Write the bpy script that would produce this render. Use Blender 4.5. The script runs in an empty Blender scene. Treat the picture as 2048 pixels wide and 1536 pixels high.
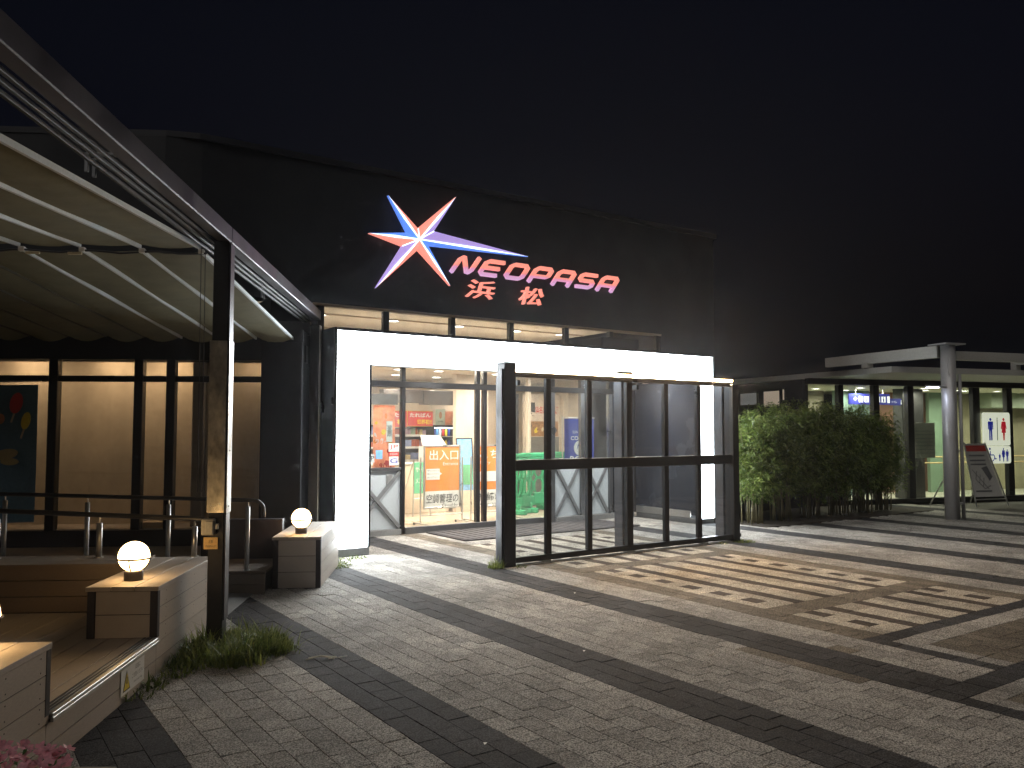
import bpy, bmesh, math, random
from mathutils import Vector, Matrix
rnd = random.Random(7)
S = bpy.context.scene
C = S.collection
PI = math.pi
# ------------------------------------------------------------------ camera
cam = bpy.data.cameras.new('camera'); camo = bpy.data.objects.new('camera', cam); C.objects.link(camo)
cam.sensor_width = 36; cam.lens = 1650/2048*36; cam.clip_end = 600; cam.clip_start = 0.05
camo.location = (0, 0, 1.55); camo.rotation_euler = (math.radians(90)+math.atan(93/1650), 0, 0)
S.camera = camo
# ------------------------------------------------------------------ night sky
w = bpy.data.worlds.new('World'); S.world = w; w.use_nodes = True
nt = w.node_tree; bg = nt.nodes['Background']
sky = nt.nodes.new('ShaderNodeTexSky'); sky.sky_type = 'NISHITA'; sky.sun_disc = False
sky.sun_elevation = math.radians(-3); sky.sun_rotation = math.radians(200)
sky.ozone_density = 2.0
tint = nt.nodes.new('ShaderNodeVectorMath'); tint.operation = 'MULTIPLY'; tint.inputs[1].default_value = (.85,.92,1.12)
glowv = nt.nodes.new('ShaderNodeVectorMath'); glowv.operation = 'ADD'; glowv.inputs[1].default_value = (.036,.04,.062)   # even town glow
nt.links.new(sky.outputs[0], tint.inputs[0]); nt.links.new(tint.outputs[0], glowv.inputs[0]); nt.links.new(glowv.outputs[0], bg.inputs[0]); bg.inputs[1].default_value = 0.028
# ------------------------------------------------------------------ faint wide fill lamp, stands in for plaza light behind the camera
sun = bpy.data.lights.new('plaza_fill', 'SUN'); sun.energy = 0.36; sun.angle = math.radians(60); sun.color = (1, .93, .84)
suno = bpy.data.objects.new('plaza_fill', sun); C.objects.link(suno); suno.rotation_euler = (math.radians(40), 0, math.radians(-20))
# ------------------------------------------------------------------ exposure / render
S.view_settings.view_transform = 'Standard'; S.view_settings.look = 'None'
S.view_settings.exposure = 0.6; S.view_settings.gamma = 1
S.render.engine = 'CYCLES'
S.cycles.use_denoising = True
S.cycles.transparent_max_bounces = 24; S.cycles.max_bounces = 6; S.cycles.diffuse_bounces = 3; S.cycles.use_adaptive_sampling = True; S.cycles.adaptive_threshold = .03
S.cycles.sample_clamp_indirect = 6; S.cycles.caustics_reflective = False; S.cycles.caustics_refractive = False

# ================================================================== materials
MATS = {}
def new_mat(name):
    m = bpy.data.materials.new(name); m.use_nodes = True
    return m, m.node_tree.nodes, m.node_tree.links, m.node_tree.nodes['Principled BSDF']
def pm(name, col, rough=.5, metal=0., var=.18, scale=4., fine=60., bump=0., bdist=.002, spec=.5, stretch=(1,1,1), rvar=.12, alpha=None):
    """principled with two-scale noise wear, world-space so nothing repeats"""
    if name in MATS: return MATS[name]
    m, N, L, b = new_mat(name)
    tc = N.new('ShaderNodeTexCoord'); mp = N.new('ShaderNodeMapping'); mp.inputs['Scale'].default_value = stretch
    L.new(tc.outputs['Object'], mp.inputs[0])
    n1 = N.new('ShaderNodeTexNoise'); n1.inputs['Scale'].default_value = scale; n1.inputs['Detail'].default_value = 5
    n2 = N.new('ShaderNodeTexNoise'); n2.inputs['Scale'].default_value = fine; n2.inputs['Detail'].default_value = 3
    L.new(mp.outputs[0], n1.inputs[0]); L.new(mp.outputs[0], n2.inputs[0])
    ad = N.new('ShaderNodeMath'); ad.operation = 'ADD'; L.new(n1.outputs[0], ad.inputs[0]); L.new(n2.outputs[0], ad.inputs[1])
    mr = N.new('ShaderNodeMapRange'); mr.inputs[1].default_value = .6; mr.inputs[2].default_value = 1.4
    mr.inputs[3].default_value = 1-var; mr.inputs[4].default_value = 1+var; L.new(ad.outputs[0], mr.inputs[0])
    vm = N.new('ShaderNodeVectorMath'); vm.operation = 'SCALE'; vm.inputs[0].default_value = col[:3]; L.new(mr.outputs[0], vm.inputs['Scale'])
    L.new(vm.outputs[0], b.inputs['Base Color'])
    rr = N.new('ShaderNodeMapRange'); rr.inputs[1].default_value = .3; rr.inputs[2].default_value = .7
    rr.inputs[3].default_value = max(.02, rough-rvar); rr.inputs[4].default_value = min(1, rough+rvar); L.new(n1.outputs[0], rr.inputs[0])
    L.new(rr.outputs[0], b.inputs['Roughness'])
    b.inputs['Metallic'].default_value = metal; b.inputs['Specular IOR Level'].default_value = spec
    if bump:
        bp = N.new('ShaderNodeBump'); bp.inputs['Strength'].default_value = bump; bp.inputs['Distance'].default_value = bdist
        L.new(n2.outputs[0], bp.inputs['Height']); L.new(bp.outputs[0], b.inputs['Normal'])
    MATS[name] = m; return m
def em(name, col, s, rough=.3):
    if name in MATS: return MATS[name]
    m, N, L, b = new_mat(name)
    b.inputs['Base Color'].default_value = (*[min(.8, c) for c in col], 1); b.inputs['Roughness'].default_value = rough
    b.inputs['Emission Color'].default_value = (*col, 1); b.inputs['Emission Strength'].default_value = s
    MATS[name] = m; return m
def glassm(name, tint=(.93,.95,.94), dust=.05, dcol=(.5,.5,.48), ior=1.5, dscale=3.):
    if name in MATS: return MATS[name]
    m, N, L, b = new_mat(name); N.remove(b); out = N['Material Output']
    tr = N.new('ShaderNodeBsdfTransparent'); tr.inputs[0].default_value = (*tint, 1)
    gl = N.new('ShaderNodeBsdfGlossy'); gl.inputs['Roughness'].default_value = .015
    fr = N.new('ShaderNodeFresnel'); gq = N.new('ShaderNodeNewGeometry'); mi = N.new('ShaderNodeMapRange')   # thin pane: no total reflection at the back face
    mi.inputs[3].default_value = ior; mi.inputs[4].default_value = 1/ior; L.new(gq.outputs['Backfacing'], mi.inputs[0]); L.new(mi.outputs[0], fr.inputs[0])
    mx = N.new('ShaderNodeMixShader'); L.new(fr.outputs[0], mx.inputs[0]); L.new(tr.outputs[0], mx.inputs[1]); L.new(gl.outputs[0], mx.inputs[2])
    df = N.new('ShaderNodeBsdfDiffuse'); df.inputs[0].default_value = (*dcol, 1)
    tc = N.new('ShaderNodeTexCoord'); mp = N.new('ShaderNodeMapping'); mp.inputs['Scale'].default_value = (1,1,.35); L.new(tc.outputs['Object'], mp.inputs[0])
    n = N.new('ShaderNodeTexNoise'); n.inputs['Scale'].default_value = dscale; n.inputs['Detail'].default_value = 8; L.new(mp.outputs[0], n.inputs[0])
    mr = N.new('ShaderNodeMapRange'); mr.inputs[1].default_value = .38; mr.inputs[2].default_value = .75; mr.inputs[3].default_value = dust*.3; mr.inputs[4].default_value = dust*2.2
    L.new(n.outputs[0], mr.inputs[0])
    m2 = N.new('ShaderNodeMixShader'); L.new(mr.outputs[0], m2.inputs[0]); L.new(mx.outputs[0], m2.inputs[1]); L.new(df.outputs[0], m2.inputs[2])
    L.new(m2.outputs[0], out.inputs[0]); MATS[name] = m; return m
def paverm(name, col, dark, spk=.55):
    m, N, L, b = new_mat(name)
    ge = N.new('ShaderNodeNewGeometry'); at = N.new('ShaderNodeAttribute'); at.attribute_name = 'tone'
    n1 = N.new('ShaderNodeTexNoise'); n1.inputs['Scale'].default_value = 115; n1.inputs['Detail'].default_value = 6; n1.inputs['Roughness'].default_value = .65
    n2 = N.new('ShaderNodeTexNoise'); n2.inputs['Scale'].default_value = 1.1; n2.inputs['Detail'].default_value = 6
    n3 = N.new('ShaderNodeTexNoise'); n3.inputs['Scale'].default_value = 9; n3.inputs['Detail'].default_value = 4
    for n in (n1, n2, n3): L.new(ge.outputs['Position'], n.inputs[0])
    cr = N.new('ShaderNodeValToRGB'); e = cr.color_ramp.elements
    e[0].position = .41; e[0].color = (*dark, 1); e[1].position = .62; e[1].color = (*[min(.9, c*2.0) for c in col], 1)
    mid = e.new(.5); mid.color = (*col, 1)
    vo = N.new('ShaderNodeTexVoronoi'); vo.inputs['Scale'].default_value = 165; L.new(ge.outputs['Position'], vo.inputs['Vector'])
    sr = N.new('ShaderNodeSeparateColor'); L.new(vo.outputs['Color'], sr.inputs[0])
    gr = N.new('ShaderNodeMapRange'); gr.inputs[1].default_value = 0; gr.inputs[2].default_value = 1; gr.inputs[3].default_value = -.13; gr.inputs[4].default_value = .13; L.new(sr.outputs[0], gr.inputs[0])
    sm = N.new('ShaderNodeMath'); sm.operation = 'ADD'; L.new(n1.outputs[0], sm.inputs[0]); L.new(gr.outputs[0], sm.inputs[1]); L.new(sm.outputs[0], cr.inputs[0])
    m2 = N.new('ShaderNodeMapRange'); m2.inputs[1].default_value = .3; m2.inputs[2].default_value = .7; m2.inputs[3].default_value = .72; m2.inputs[4].default_value = 1.25; L.new(n2.outputs[0], m2.inputs[0])
    m3 = N.new('ShaderNodeMapRange'); m3.inputs[1].default_value = .3; m3.inputs[2].default_value = .7; m3.inputs[3].default_value = .88; m3.inputs[4].default_value = 1.1; L.new(n3.outputs[0], m3.inputs[0])
    mu = N.new('ShaderNodeMath'); mu.operation = 'MULTIPLY'; L.new(m2.outputs[0], mu.inputs[0]); L.new(m3.outputs[0], mu.inputs[1])
    mu2 = N.new('ShaderNodeMath'); mu2.operation = 'MULTIPLY'; L.new(mu.outputs[0], mu2.inputs[0]); L.new(at.outputs['Fac'], mu2.inputs[1])
    gv = N.new('ShaderNodeTexVoronoi'); gv.inputs['Scale'].default_value = 2.6; L.new(ge.outputs['Position'], gv.inputs['Vector'])   # trodden spots
    gs = N.new('ShaderNodeSeparateColor'); L.new(gv.outputs['Color'], gs.inputs[0]); gt = N.new('ShaderNodeMath'); gt.operation = 'MULTIPLY'; gt.inputs[1].default_value = .075; L.new(gs.outputs[0], gt.inputs[0])
    gl_ = N.new('ShaderNodeMath'); gl_.operation = 'LESS_THAN'; L.new(gv.outputs['Distance'], gl_.inputs[0]); L.new(gt.outputs[0], gl_.inputs[1])
    gm_ = N.new('ShaderNodeMapRange'); gm_.inputs[3].default_value = 1; gm_.inputs[4].default_value = .62; L.new(gl_.outputs[0], gm_.inputs[0])
    mu3 = N.new('ShaderNodeMath'); mu3.operation = 'MULTIPLY'; L.new(mu2.outputs[0], mu3.inputs[0]); L.new(gm_.outputs[0], mu3.inputs[1])
    vm = N.new('ShaderNodeVectorMath'); vm.operation = 'SCALE'; L.new(cr.outputs[0], vm.inputs[0]); L.new(mu3.outputs[0], vm.inputs['Scale'])
    L.new(vm.outputs[0], b.inputs['Base Color'])
    b.inputs['Roughness'].default_value = .85; b.inputs['Specular IOR Level'].default_value = .16
    bp = N.new('ShaderNodeBump'); bp.inputs['Strength'].default_value = spk; bp.inputs['Distance'].default_value = .004
    L.new(n1.outputs[0], bp.inputs['Height']); L.new(bp.outputs[0], b.inputs['Normal'])
    MATS[name] = m; return m

PAV = {'L': paverm('paver_light', (.29,.276,.255), (.105,.1,.092)), 'K': paverm('paver_dark', (.043,.042,.044), (.016,.016,.017)),
       'T': paverm('paver_tan', (.37,.338,.285), (.16,.145,.12)), 'B': paverm('paver_brown', (.145,.125,.1), (.055,.047,.038)),
       'N': paverm('paver_umber', (.062,.05,.042), (.022,.018,.016))}
black_metal = pm('black_metal', (.018,.018,.02), .38, .3, .2, 3, 40, spec=.5)
grey_metal = pm('grey_metal', (.22,.225,.235), .36, .85, .15, 3, 50)
pergola_metal = pm('pergola_metal', (.06,.054,.068), .4, .5, .12, 2, 40)
pergola_dark = pm('pergola_dark_metal', (.03,.03,.033), .4, .4, .2, 2, 40)
steel = pm('brushed_steel', (.55,.54,.52), .45, 1., .1, 6, 90)
stained_steel = pm('stained_steel', (.45,.42,.36), .34, .95, .55, 5, 30, rvar=.2, stretch=(1,1,.6))
rail_metal = pm('rail_metal', (.12,.115,.11), .4, .8, .15, 6, 60)
concrete = pm('concrete', (.24,.24,.235), .85, 0, .2, 2.5, 90, bump=.3)
wood = pm('composite_wood', (.47,.415,.36), .55, 0, .16, 2.2, 70, bump=.25, bdist=.001, stretch=(3,.5,3))
wood_dark = pm('composite_wood_weathered', (.2,.155,.118), .6, 0, .2, 2.2, 70, bump=.25, bdist=.001, stretch=(.5,3,3))
trim = pm('dark_trim', (.025,.02,.024), .5, 0, .25, 4, 60)
fabric = pm('canopy_fabric', (.17,.16,.105), .9, 0, .16, 1.2, 6, bump=.35, bdist=.02, spec=.15)
rib_metal = pm('canopy_rib_lit', (.6,.64,.66), .5, .3, .12, 3, 60)
glass = glassm('clear_glass')
screen_glass = glassm('screen_glass', (.86,.885,.9), .035, (.42,.44,.47))
dark_glass = glassm('dark_glass', (.25,.27,.3), .05, (.1,.11,.13))
navy_panel = pm('navy_wall_panel', (.03,.034,.045), .2, .1, .35, 2.2, 30, spec=.6)
dark_wall = pm('dark_wall_panel', (.008,.0095,.014), .7, 0, .2, 1.5, 30)
white_panel = pm('white_panel', (.55,.6,.63), .4, 0, .08, 2, 40)
grey_bar = pm('grey_brace', (.3,.31,.32), .4, .5, .1, 3, 40)
cream = pm('cream_wall', (.74,.64,.53), .7, 0, .06, 1.2, 30)
warm_ceil = pm('cream_ceiling', (.78,.72,.64), .8, 0, .04, 1, 20)
shop_tile = pm('shop_floor_tile', (.6,.5,.4), .35, 0, .08, 1.5, 30)
alu = pm('aluminium', (.62,.62,.61), .35, .8, .08, 5, 60)
white = pm('white_print', (.82,.82,.8), .5, 0, .05, 4, 60)
orange = pm('orange_print', (.82,.28,.06), .45, 0, .06, 4, 60)
poster_or = pm('poster_orange', (.85,.38,.2), .5, 0, .28, 9, 16)
ink = pm('dark_ink', (.04,.04,.045), .5, 0, .1)
red = pm('red_print', (.62,.06,.05), .5, 0, .12)
blue = pm('blue_print', (.06,.08,.42), .45, 0, .12)
sky_blue = pm('sky_print', (.2,.45,.78), .5, 0, .3, 9, 20)
yellow = pm('yellow_print', (.8,.62,.05), .5, 0, .12)
green_pl = pm('green_plastic', (.05,.42,.2), .4, 0, .15, 5, 60)
green_pr = pm('green_print', (.12,.42,.25), .5, 0, .15)
pink = pm('pink_petal', (.8,.36,.43), .6, 0, .35, 30, 90)
brown_food = pm('food_photo', (.38,.2,.09), .5, 0, .6, 14, 40)
leaf_flower = pm('flower_leaf', (.07,.13,.035), .6, 0, .4, 20, 80)
soil = pm('soil', (.05,.04,.03), .95, 0, .4, 8, 60, bump=.8, bdist=.02)
straw = pm('straw', (.78,.75,.65), .8, 0, .15)
def leafm(name, c1, c2):
    m, N, L, b = new_mat(name)
    ge = N.new('ShaderNodeNewGeometry'); n = N.new('ShaderNodeTexNoise'); n.inputs['Scale'].default_value = 3.5; n.inputs['Detail'].default_value = 4
    L.new(ge.outputs['Position'], n.inputs[0])
    ad = N.new('ShaderNodeMath'); ad.operation = 'ADD'; L.new(n.outputs[0], ad.inputs[0])
    mr0 = N.new('ShaderNodeMapRange'); mr0.inputs[3].default_value = -.25; mr0.inputs[4].default_value = .25; L.new(ge.outputs['Random Per Island'], mr0.inputs[0]); L.new(mr0.outputs[0], ad.inputs[1])
    cr = N.new('ShaderNodeValToRGB'); cr.color_ramp.elements[0].position = .3; cr.color_ramp.elements[0].color = (*c1,1); cr.color_ramp.elements[1].position = .75; cr.color_ramp.elements[1].color = (*c2,1)
    L.new(ad.outputs[0], cr.inputs[0]); L.new(cr.outputs[0], b.inputs['Base Color']); b.inputs['Roughness'].default_value = .55; b.inputs['Specular IOR Level'].default_value = .3
    out = N['Material Output']; tl = N.new('ShaderNodeBsdfTranslucent'); L.new(cr.outputs[0], tl.inputs[0]); mx = N.new('ShaderNodeMixShader'); mx.inputs[0].default_value = .3
    L.new(b.outputs[0], mx.inputs[1]); L.new(tl.outputs[0], mx.inputs[2]); L.new(mx.outputs[0], out.inputs[0])
    MATS[name] = m; return m
grass_m = leafm('weed_leaf', (.08,.12,.025), (.32,.36,.1))
bamboo_m = leafm('bamboo_leaf', (.07,.112,.026), (.26,.34,.08))
stem_m = pm('bamboo_stem', (.16,.14,.07), .5, 0, .4, 12, 60)

def paperm(name, col, var=.25):
    m = pm(name, col, .6, 0, var, 9, 16); N, L = m.node_tree.nodes, m.node_tree.links; b = N['Principled BSDF']; out = N['Material Output']
    tl = N.new('ShaderNodeBsdfTranslucent'); mx = N.new('ShaderNodeMixShader'); mx.inputs[0].default_value = .55
    src = b.inputs['Base Color'].links[0].from_socket; L.new(src, tl.inputs[0]); L.new(b.outputs[0], mx.inputs[1]); L.new(tl.outputs[0], mx.inputs[2]); L.new(mx.outputs[0], out.inputs[0]); return m
poster_or = paperm('poster_orange_paper', (.95,.52,.34)); 
# ================================================================== frames and builders
ROT = {'W': 0., 'F': math.radians(34.6), 'D': math.radians(4.5), 'R': math.radians(18.2)}
def fw(fr, x, y, z=0.):
    c, s = math.cos(ROT[fr]), math.sin(ROT[fr]); return Vector((x*c-y*s, x*s+y*c, z))
def to_frame(fr, X, Y):
    c, s = math.cos(ROT[fr]), math.sin(ROT[fr]); return X*c+Y*s, -X*s+Y*c

class M:
    def __init__(s): s.v = []; s.f = []; s.m = []
    def add(s, vs, fs, m=0):
        o = len(s.v); s.v += [tuple(v) for v in vs]; s.f += [tuple(i+o for i in f) for f in fs]; s.m += [m]*len(fs); return s
    def box(s, x0, x1, y0, y1, z0, z1, c=0., m=0):
        if x0 > x1: x0, x1 = x1, x0
        if y0 > y1: y0, y1 = y1, y0
        if z0 > z1: z0, z1 = z1, z0
        if c <= 0:
            v = [(x,y,z) for x in (x0,x1) for y in (y0,y1) for z in (z0,z1)]
            return s.add(v, [(0,1,3,2),(4,6,7,5),(0,4,5,1),(2,3,7,6),(0,2,6,4),(1,5,7,3)], m)
        c = min(c, (x1-x0)*.45, (y1-y0)*.45, (z1-z0)*.45)
        X = ((x0,x0+c),(x1,x1-c)); Y = ((y0,y0+c),(y1,y1-c)); Z = ((z0,z0+c),(z1,z1-c))
        v = []; I = {}
        for i in (0,1):
            for j in (0,1):
                for k in (0,1):
                    I[i,j,k] = len(v); v += [(X[i][0],Y[j][1],Z[k][1]), (X[i][1],Y[j][0],Z[k][1]), (X[i][1],Y[j][1],Z[k][0])]
        f = []
        f.append((I[0,0,0],I[0,0,1],I[0,1,1],I[0,1,0])); f.append((I[1,0,0],I[1,1,0],I[1,1,1],I[1,0,1]))
        f.append((I[0,0,0]+1,I[1,0,0]+1,I[1,0,1]+1,I[0,0,1]+1)); f.append((I[0,1,0]+1,I[0,1,1]+1,I[1,1,1]+1,I[1,1,0]+1))
        f.append((I[0,0,0]+2,I[0,1,0]+2,I[1,1,0]+2,I[1,0,0]+2)); f.append((I[0,0,1]+2,I[1,0,1]+2,I[1,1,1]+2,I[0,1,1]+2))
        for i in (0,1):
            for j in (0,1): f.append((I[i,j,0],I[i,j,1],I[i,j,1]+1,I[i,j,0]+1))
            for k in (0,1): f.append((I[i,0,k],I[i,1,k],I[i,1,k]+2,I[i,0,k]+2))
        for j in (0,1):
            for k in (0,1): f.append((I[0,j,k]+1,I[1,j,k]+1,I[1,j,k]+2,I[0,j,k]+2))
        for q in I.values(): f.append((q,q+1,q+2))
        return s.add(v, f, m)
    def tube(s, pts, r, n=10, m=0, caps=True):
        pts = [Vector(p) for p in pts]; rs = r if isinstance(r, (list,tuple)) else [r]*len(pts)
        o = len(s.v); up = None
        for i, p in enumerate(pts):
            t = (pts[min(i+1,len(pts)-1)]-pts[max(i-1,0)]).normalized()
            if up is None: up = t.orthogonal().normalized()
            up = (up - t*up.dot(t)).normalized(); sd = t.cross(up)
            for k in range(n):
                a = 2*PI*k/n; s.v.append(tuple(p+(up*math.cos(a)+sd*math.sin(a))*rs[i]))
        for i in range(len(pts)-1):
            for k in range(n):
                s.f.append((o+i*n+k, o+i*n+(k+1)%n, o+(i+1)*n+(k+1)%n, o+(i+1)*n+k)); s.m.append(m)
        if caps:
            s.f.append(tuple(o+k for k in range(n))[::-1]); s.m.append(m)
            e = o+(len(pts)-1)*n; s.f.append(tuple(e+k for k in range(n))); s.m.append(m)
        return s
    def lathe(s, prof, c, n=24, m=0):
        o = len(s.v)
        for r, z in prof:
            for k in range(n):
                a = 2*PI*k/n; s.v.append((c[0]+r*math.cos(a), c[1]+r*math.sin(a), c[2]+z))
        for i in range(len(prof)-1):
            for k in range(n):
                s.f.append((o+i*n+k, o+i*n+(k+1)%n, o+(i+1)*n+(k+1)%n, o+(i+1)*n+k)); s.m.append(m)
        return s
    def prism(s, poly, y0, y1, m=0):
        """polygon in x,z swept from y0 (front) to y1"""
        k = len(poly); v = [(x,y0,z) for x,z in poly]+[(x,y1,z) for x,z in poly]
        f = [tuple(range(k)), tuple(range(2*k-1,k-1,-1))]+[(i,(i+1)%k,k+(i+1)%k,k+i) for i in range(k)]
        return s.add(v, f, m)
    def ribbon(s, pts, wd, y0, y1, closed=False, m=0):
        k = len(pts); P = [Vector(p) for p in pts]; Lf = []; Rt = []
        for i in range(k):
            if closed: a, b, c = P[i-1], P[i], P[(i+1)%k]
            else: a, b, c = P[max(i-1,0)], P[i], P[min(i+1,k-1)]
            d1 = (b-a).normalized() if (b-a).length else (c-b).normalized(); d2 = (c-b).normalized() if (c-b).length else d1
            n1 = Vector((-d1.y,d1.x)); n2 = Vector((-d2.y,d2.x)); mt = (n1+n2).normalized(); q = wd/2/max(.35, mt.dot(n1))
            Lf.append(b+mt*q); Rt.append(b-mt*q)
        o = len(s.v)
        for y in (y0, y1):
            for a in Lf: s.v.append((a.x,y,a.y))
            for a in Rt: s.v.append((a.x,y,a.y))
        for i in range(k if closed else k-1):
            j = (i+1)%k
            for q in ((i,j,k+j,k+i), (2*k+i,3*k+i,3*k+j,2*k+j), (i,2*k+i,2*k+j,j), (k+i,k+j,3*k+j,3*k+i)):
                s.f.append(tuple(o+t for t in q)); s.m.append(m)
        if not closed:
            for i in (0,k-1): s.f.append(tuple(o+t for t in (i,k+i,3*k+i,2*k+i))); s.m.append(m)
        return s
    def disc(s, cx, cz, rx, rz, y, n=24, m=0, ang=0.):
        v = []
        for k in range(n):
            a = 2*PI*k/n; x, z = rx*math.cos(a), rz*math.sin(a); v.append((cx+x*math.cos(ang)-z*math.sin(ang), y, cz+x*math.sin(ang)+z*math.cos(ang)))
        return s.add(v, [tuple(range(n))], m)
    def rect(s, x0, x1, z0, z1, y, m=0):
        return s.add([(x0,y,z0),(x1,y,z0),(x1,y,z1),(x0,y,z1)], [(0,1,2,3)], m)
    def mesh(s, name, mats, off=(0,0,0), smooth=False):
        me = bpy.data.meshes.new(name); me.from_pydata([(x-off[0],y-off[1],z-off[2]) for x,y,z in s.v], [], s.f)
        for mt in mats: me.materials.append(mt)
        me.polygons.foreach_set('material_index', s.m)
        bm = bmesh.new(); bm.from_mesh(me); bmesh.ops.recalc_face_normals(bm, faces=bm.faces); bm.to_mesh(me); bm.free()
        if smooth: me.polygons.foreach_set('use_smooth', [True]*len(me.polygons))
        return me
def _m(m): return list(m) if isinstance(m, (list,tuple)) else [m]
def tag(o, label, cat, group=None, kind=None):
    o['label'] = label; o['category'] = cat
    if group: o['group'] = group
    if kind: o['kind'] = kind
    return o
def thing(name, label, cat, fr, org, group=None):
    o = bpy.data.objects.new(name, None); C.objects.link(o); o.empty_display_size = .1
    o.location = fw(fr, *org); o.rotation_euler = (0,0,ROT[fr]); tag(o, label, cat, group)
    o['_o'] = list(org); return o
def part(t, name, g, mat, smooth=False, kind=None, label=None):
    """g is in the thing's frame coordinates; t may be a thing or one of its parts"""
    org = t['_o']; o = bpy.data.objects.new(name, g.mesh(name, _m(mat), org, smooth)); C.objects.link(o)
    o.parent = t; o['_o'] = list(org)
    if kind: o['kind'] = kind
    if label: o['label'] = label
    return o
def solo(name, g, mat, label, cat, fr, org, group=None, smooth=False, kind=None):
    o = bpy.data.objects.new(name, g.mesh(name, _m(mat), org, smooth)); C.objects.link(o)
    o.location = fw(fr, *org); o.rotation_euler = (0,0,ROT[fr]); tag(o, label, cat, group, kind); o['_o'] = list(org); return o
def struct(name, g, mat, fr='W'):
    o = bpy.data.objects.new(name, g.mesh(name, _m(mat))); C.objects.link(o); o.rotation_euler = (0,0,ROT[fr]); o['kind'] = 'structure'; o['_o'] = [0,0,0]; return o
_tc = {}
def text(t, body, x0, x1, z0, z1, y, mat, bold=0., shear=0., name='lettering', depth=0.):
    key = (body, bold, shear, depth)
    if key not in _tc:
        cu = bpy.data.curves.new('t', 'FONT'); cu.body = body; cu.offset = bold; cu.shear = shear; cu.resolution_u = 3; cu.extrude = depth
        cu.space_line = .9
        o = bpy.data.objects.new('t', cu); C.objects.link(o); bpy.context.view_layer.update()
        me = bpy.data.meshes.new_from_object(o.evaluated_get(bpy.context.evaluated_depsgraph_get()))
        _tc[key] = ([tuple(v.co) for v in me.vertices], [tuple(p.vertices) for p in me.polygons])
        bpy.data.objects.remove(o); bpy.data.curves.remove(cu); bpy.data.meshes.remove(me)
    vs, fs = _tc[key]; g = M()
    if not vs: return None
    xa = min(v[0] for v in vs); xb = max(v[0] for v in vs); ya = min(v[1] for v in vs); yb = max(v[1] for v in vs)
    sx = (x1-x0)/max(1e-6, xb-xa); sz = (z1-z0)/max(1e-6, yb-ya)
    g.add([(x0+(a-xa)*sx, y-c, z0+(b-ya)*sz) for a,b,c in vs], fs)
    return part(t, name, g, mat)
def lamp(t, fr, pos, power, size, col, name='lamp_light', spread=170):
    l = bpy.data.lights.new(name, 'AREA'); l.shape = 'DISK'; l.size = size; l.energy = power; l.color = col; l.spread = math.radians(spread)
    o = bpy.data.objects.new(name, l); C.objects.link(o); o.parent = t
    og = t['_o']; o.location = (pos[0]-og[0], pos[1]-og[1], pos[2]-og[2]); return o
ORD = ['seventeenth' if False else 'leftmost','second','third','fourth','fifth','sixth','seventh','eighth','ninth','tenth','eleventh','twelfth','thirteenth','fourteenth','fifteenth','sixteenth','seventeenth','eighteenth']
def ordl(i, n): return 'leftmost' if i == 0 else ('rightmost' if i == n-1 else ORD[i]+' from left')

# ================================================================== ground and paving (F frame: x = p along shop front, y = -q away)
g = M(); g.add([(-70,-70,-.035),(70,-70,-.035),(70,70,-.035),(-70,70,-.035)], [(0,1,2,3)])
ground = struct('ground', g, pm('joint_sand', (.085,.08,.07), .9, 0, .3, 5, 80, bump=.5, bdist=.01))
RW, PL, GAP = .1415, .192, .0026
def row_kind(i, q, k):
    """paver colour for row i at distance q (negative = away); k counts pavers in the segment"""
    if 33 <= i < 53:
        if q < -3.65:
            if i < 35 or i >= 51: return 'B'
            if -7.32 < q < -7.05 or -4.75 < q < -4.47 or q < -9.62: return 'B' if q > -9.62 else 'L'
            j = i-35
            if j in (3,6,9,12): return 'N'
            if j in (1,14) and k % 2 == 0: return 'N'
            return 'T'
        if q < -3.5: return 'K'
        if q < -2.7:
            if i == 33: return 'K'
            return 'L' if (i == 34 or q < -3.34) else 'B'
    if i >= 27 and i < 56 and -2.7 < q < -2.52: return 'K'
    if 27 <= i < 56 and q > -2.52:
        if i == 27: return 'K'
        return 'L' if (i == 28 or q < -2.38) else 'B'
    if i < 27 and (i+3) % 10 < 3: return 'K'
    if 27 <= i < 30: return 'K'
    if i >= 56 and (i-56) % 10 < 3: return 'K'
    if i == 26 and -3.95 < q < -2.95: return 'B'
    if i == 30 and -3.7 < q < -3.45: return 'B'
    return 'L'
pav = []
for i in range(-22, 112):
    p0 = 1.0+RW*i
    cuts = [-11.15]
    if 33 <= i < 53: cuts += [-9.62,-7.32,-7.05,-4.75,-4.47,-3.65,-3.5]
    if 27 <= i < 56: cuts += [-2.7,-2.52,-2.38]
    cuts += [1.6]
    for a, b in zip(cuts[:-1], cuts[1:]):
        nseg = max(1, round((b-a)/PL)); st = (b-a)/nseg; k = 0
        edges = [a+st*j for j in range(nseg+1)]
        if nseg > 3 and i % 2 and not (35 <= i < 51): edges = [a]+[a+st*(j+.5) for j in range(nseg)]+[b]
        for e0, e1 in zip(edges[:-1], edges[1:]):
            pc, qc = p0+RW/2, (e0+e1)/2
            kd = row_kind(i, qc, k); k += 1
            P = fw('F', pc, -qc); dx, dyy = to_frame('D', P.x, P.y); rx, ry = to_frame('R', P.x, P.y)
            if P.y < 1.3 or abs(math.atan2(P.x, P.y)) > math.radians(47): continue
            if (dx < -1.93 and dyy < 8.4) or (dx < -1.35 and 8.4 <= dyy < 10.2): continue
            if pc > 10.95 and qc < -8.62 and pc < 15.9: continue
            if ry > 14.15: continue
            pav.append((P.y + abs(P.x)*.15, kd, pc, -qc, e1-e0, P))
def visible(P): return abs(P.x/max(P.y,.1)) < .615 and P.y > 3.75
near = sorted([r for r in pav if visible(r[5])])[:300]; nearset = set(id(r) for r in near)
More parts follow.
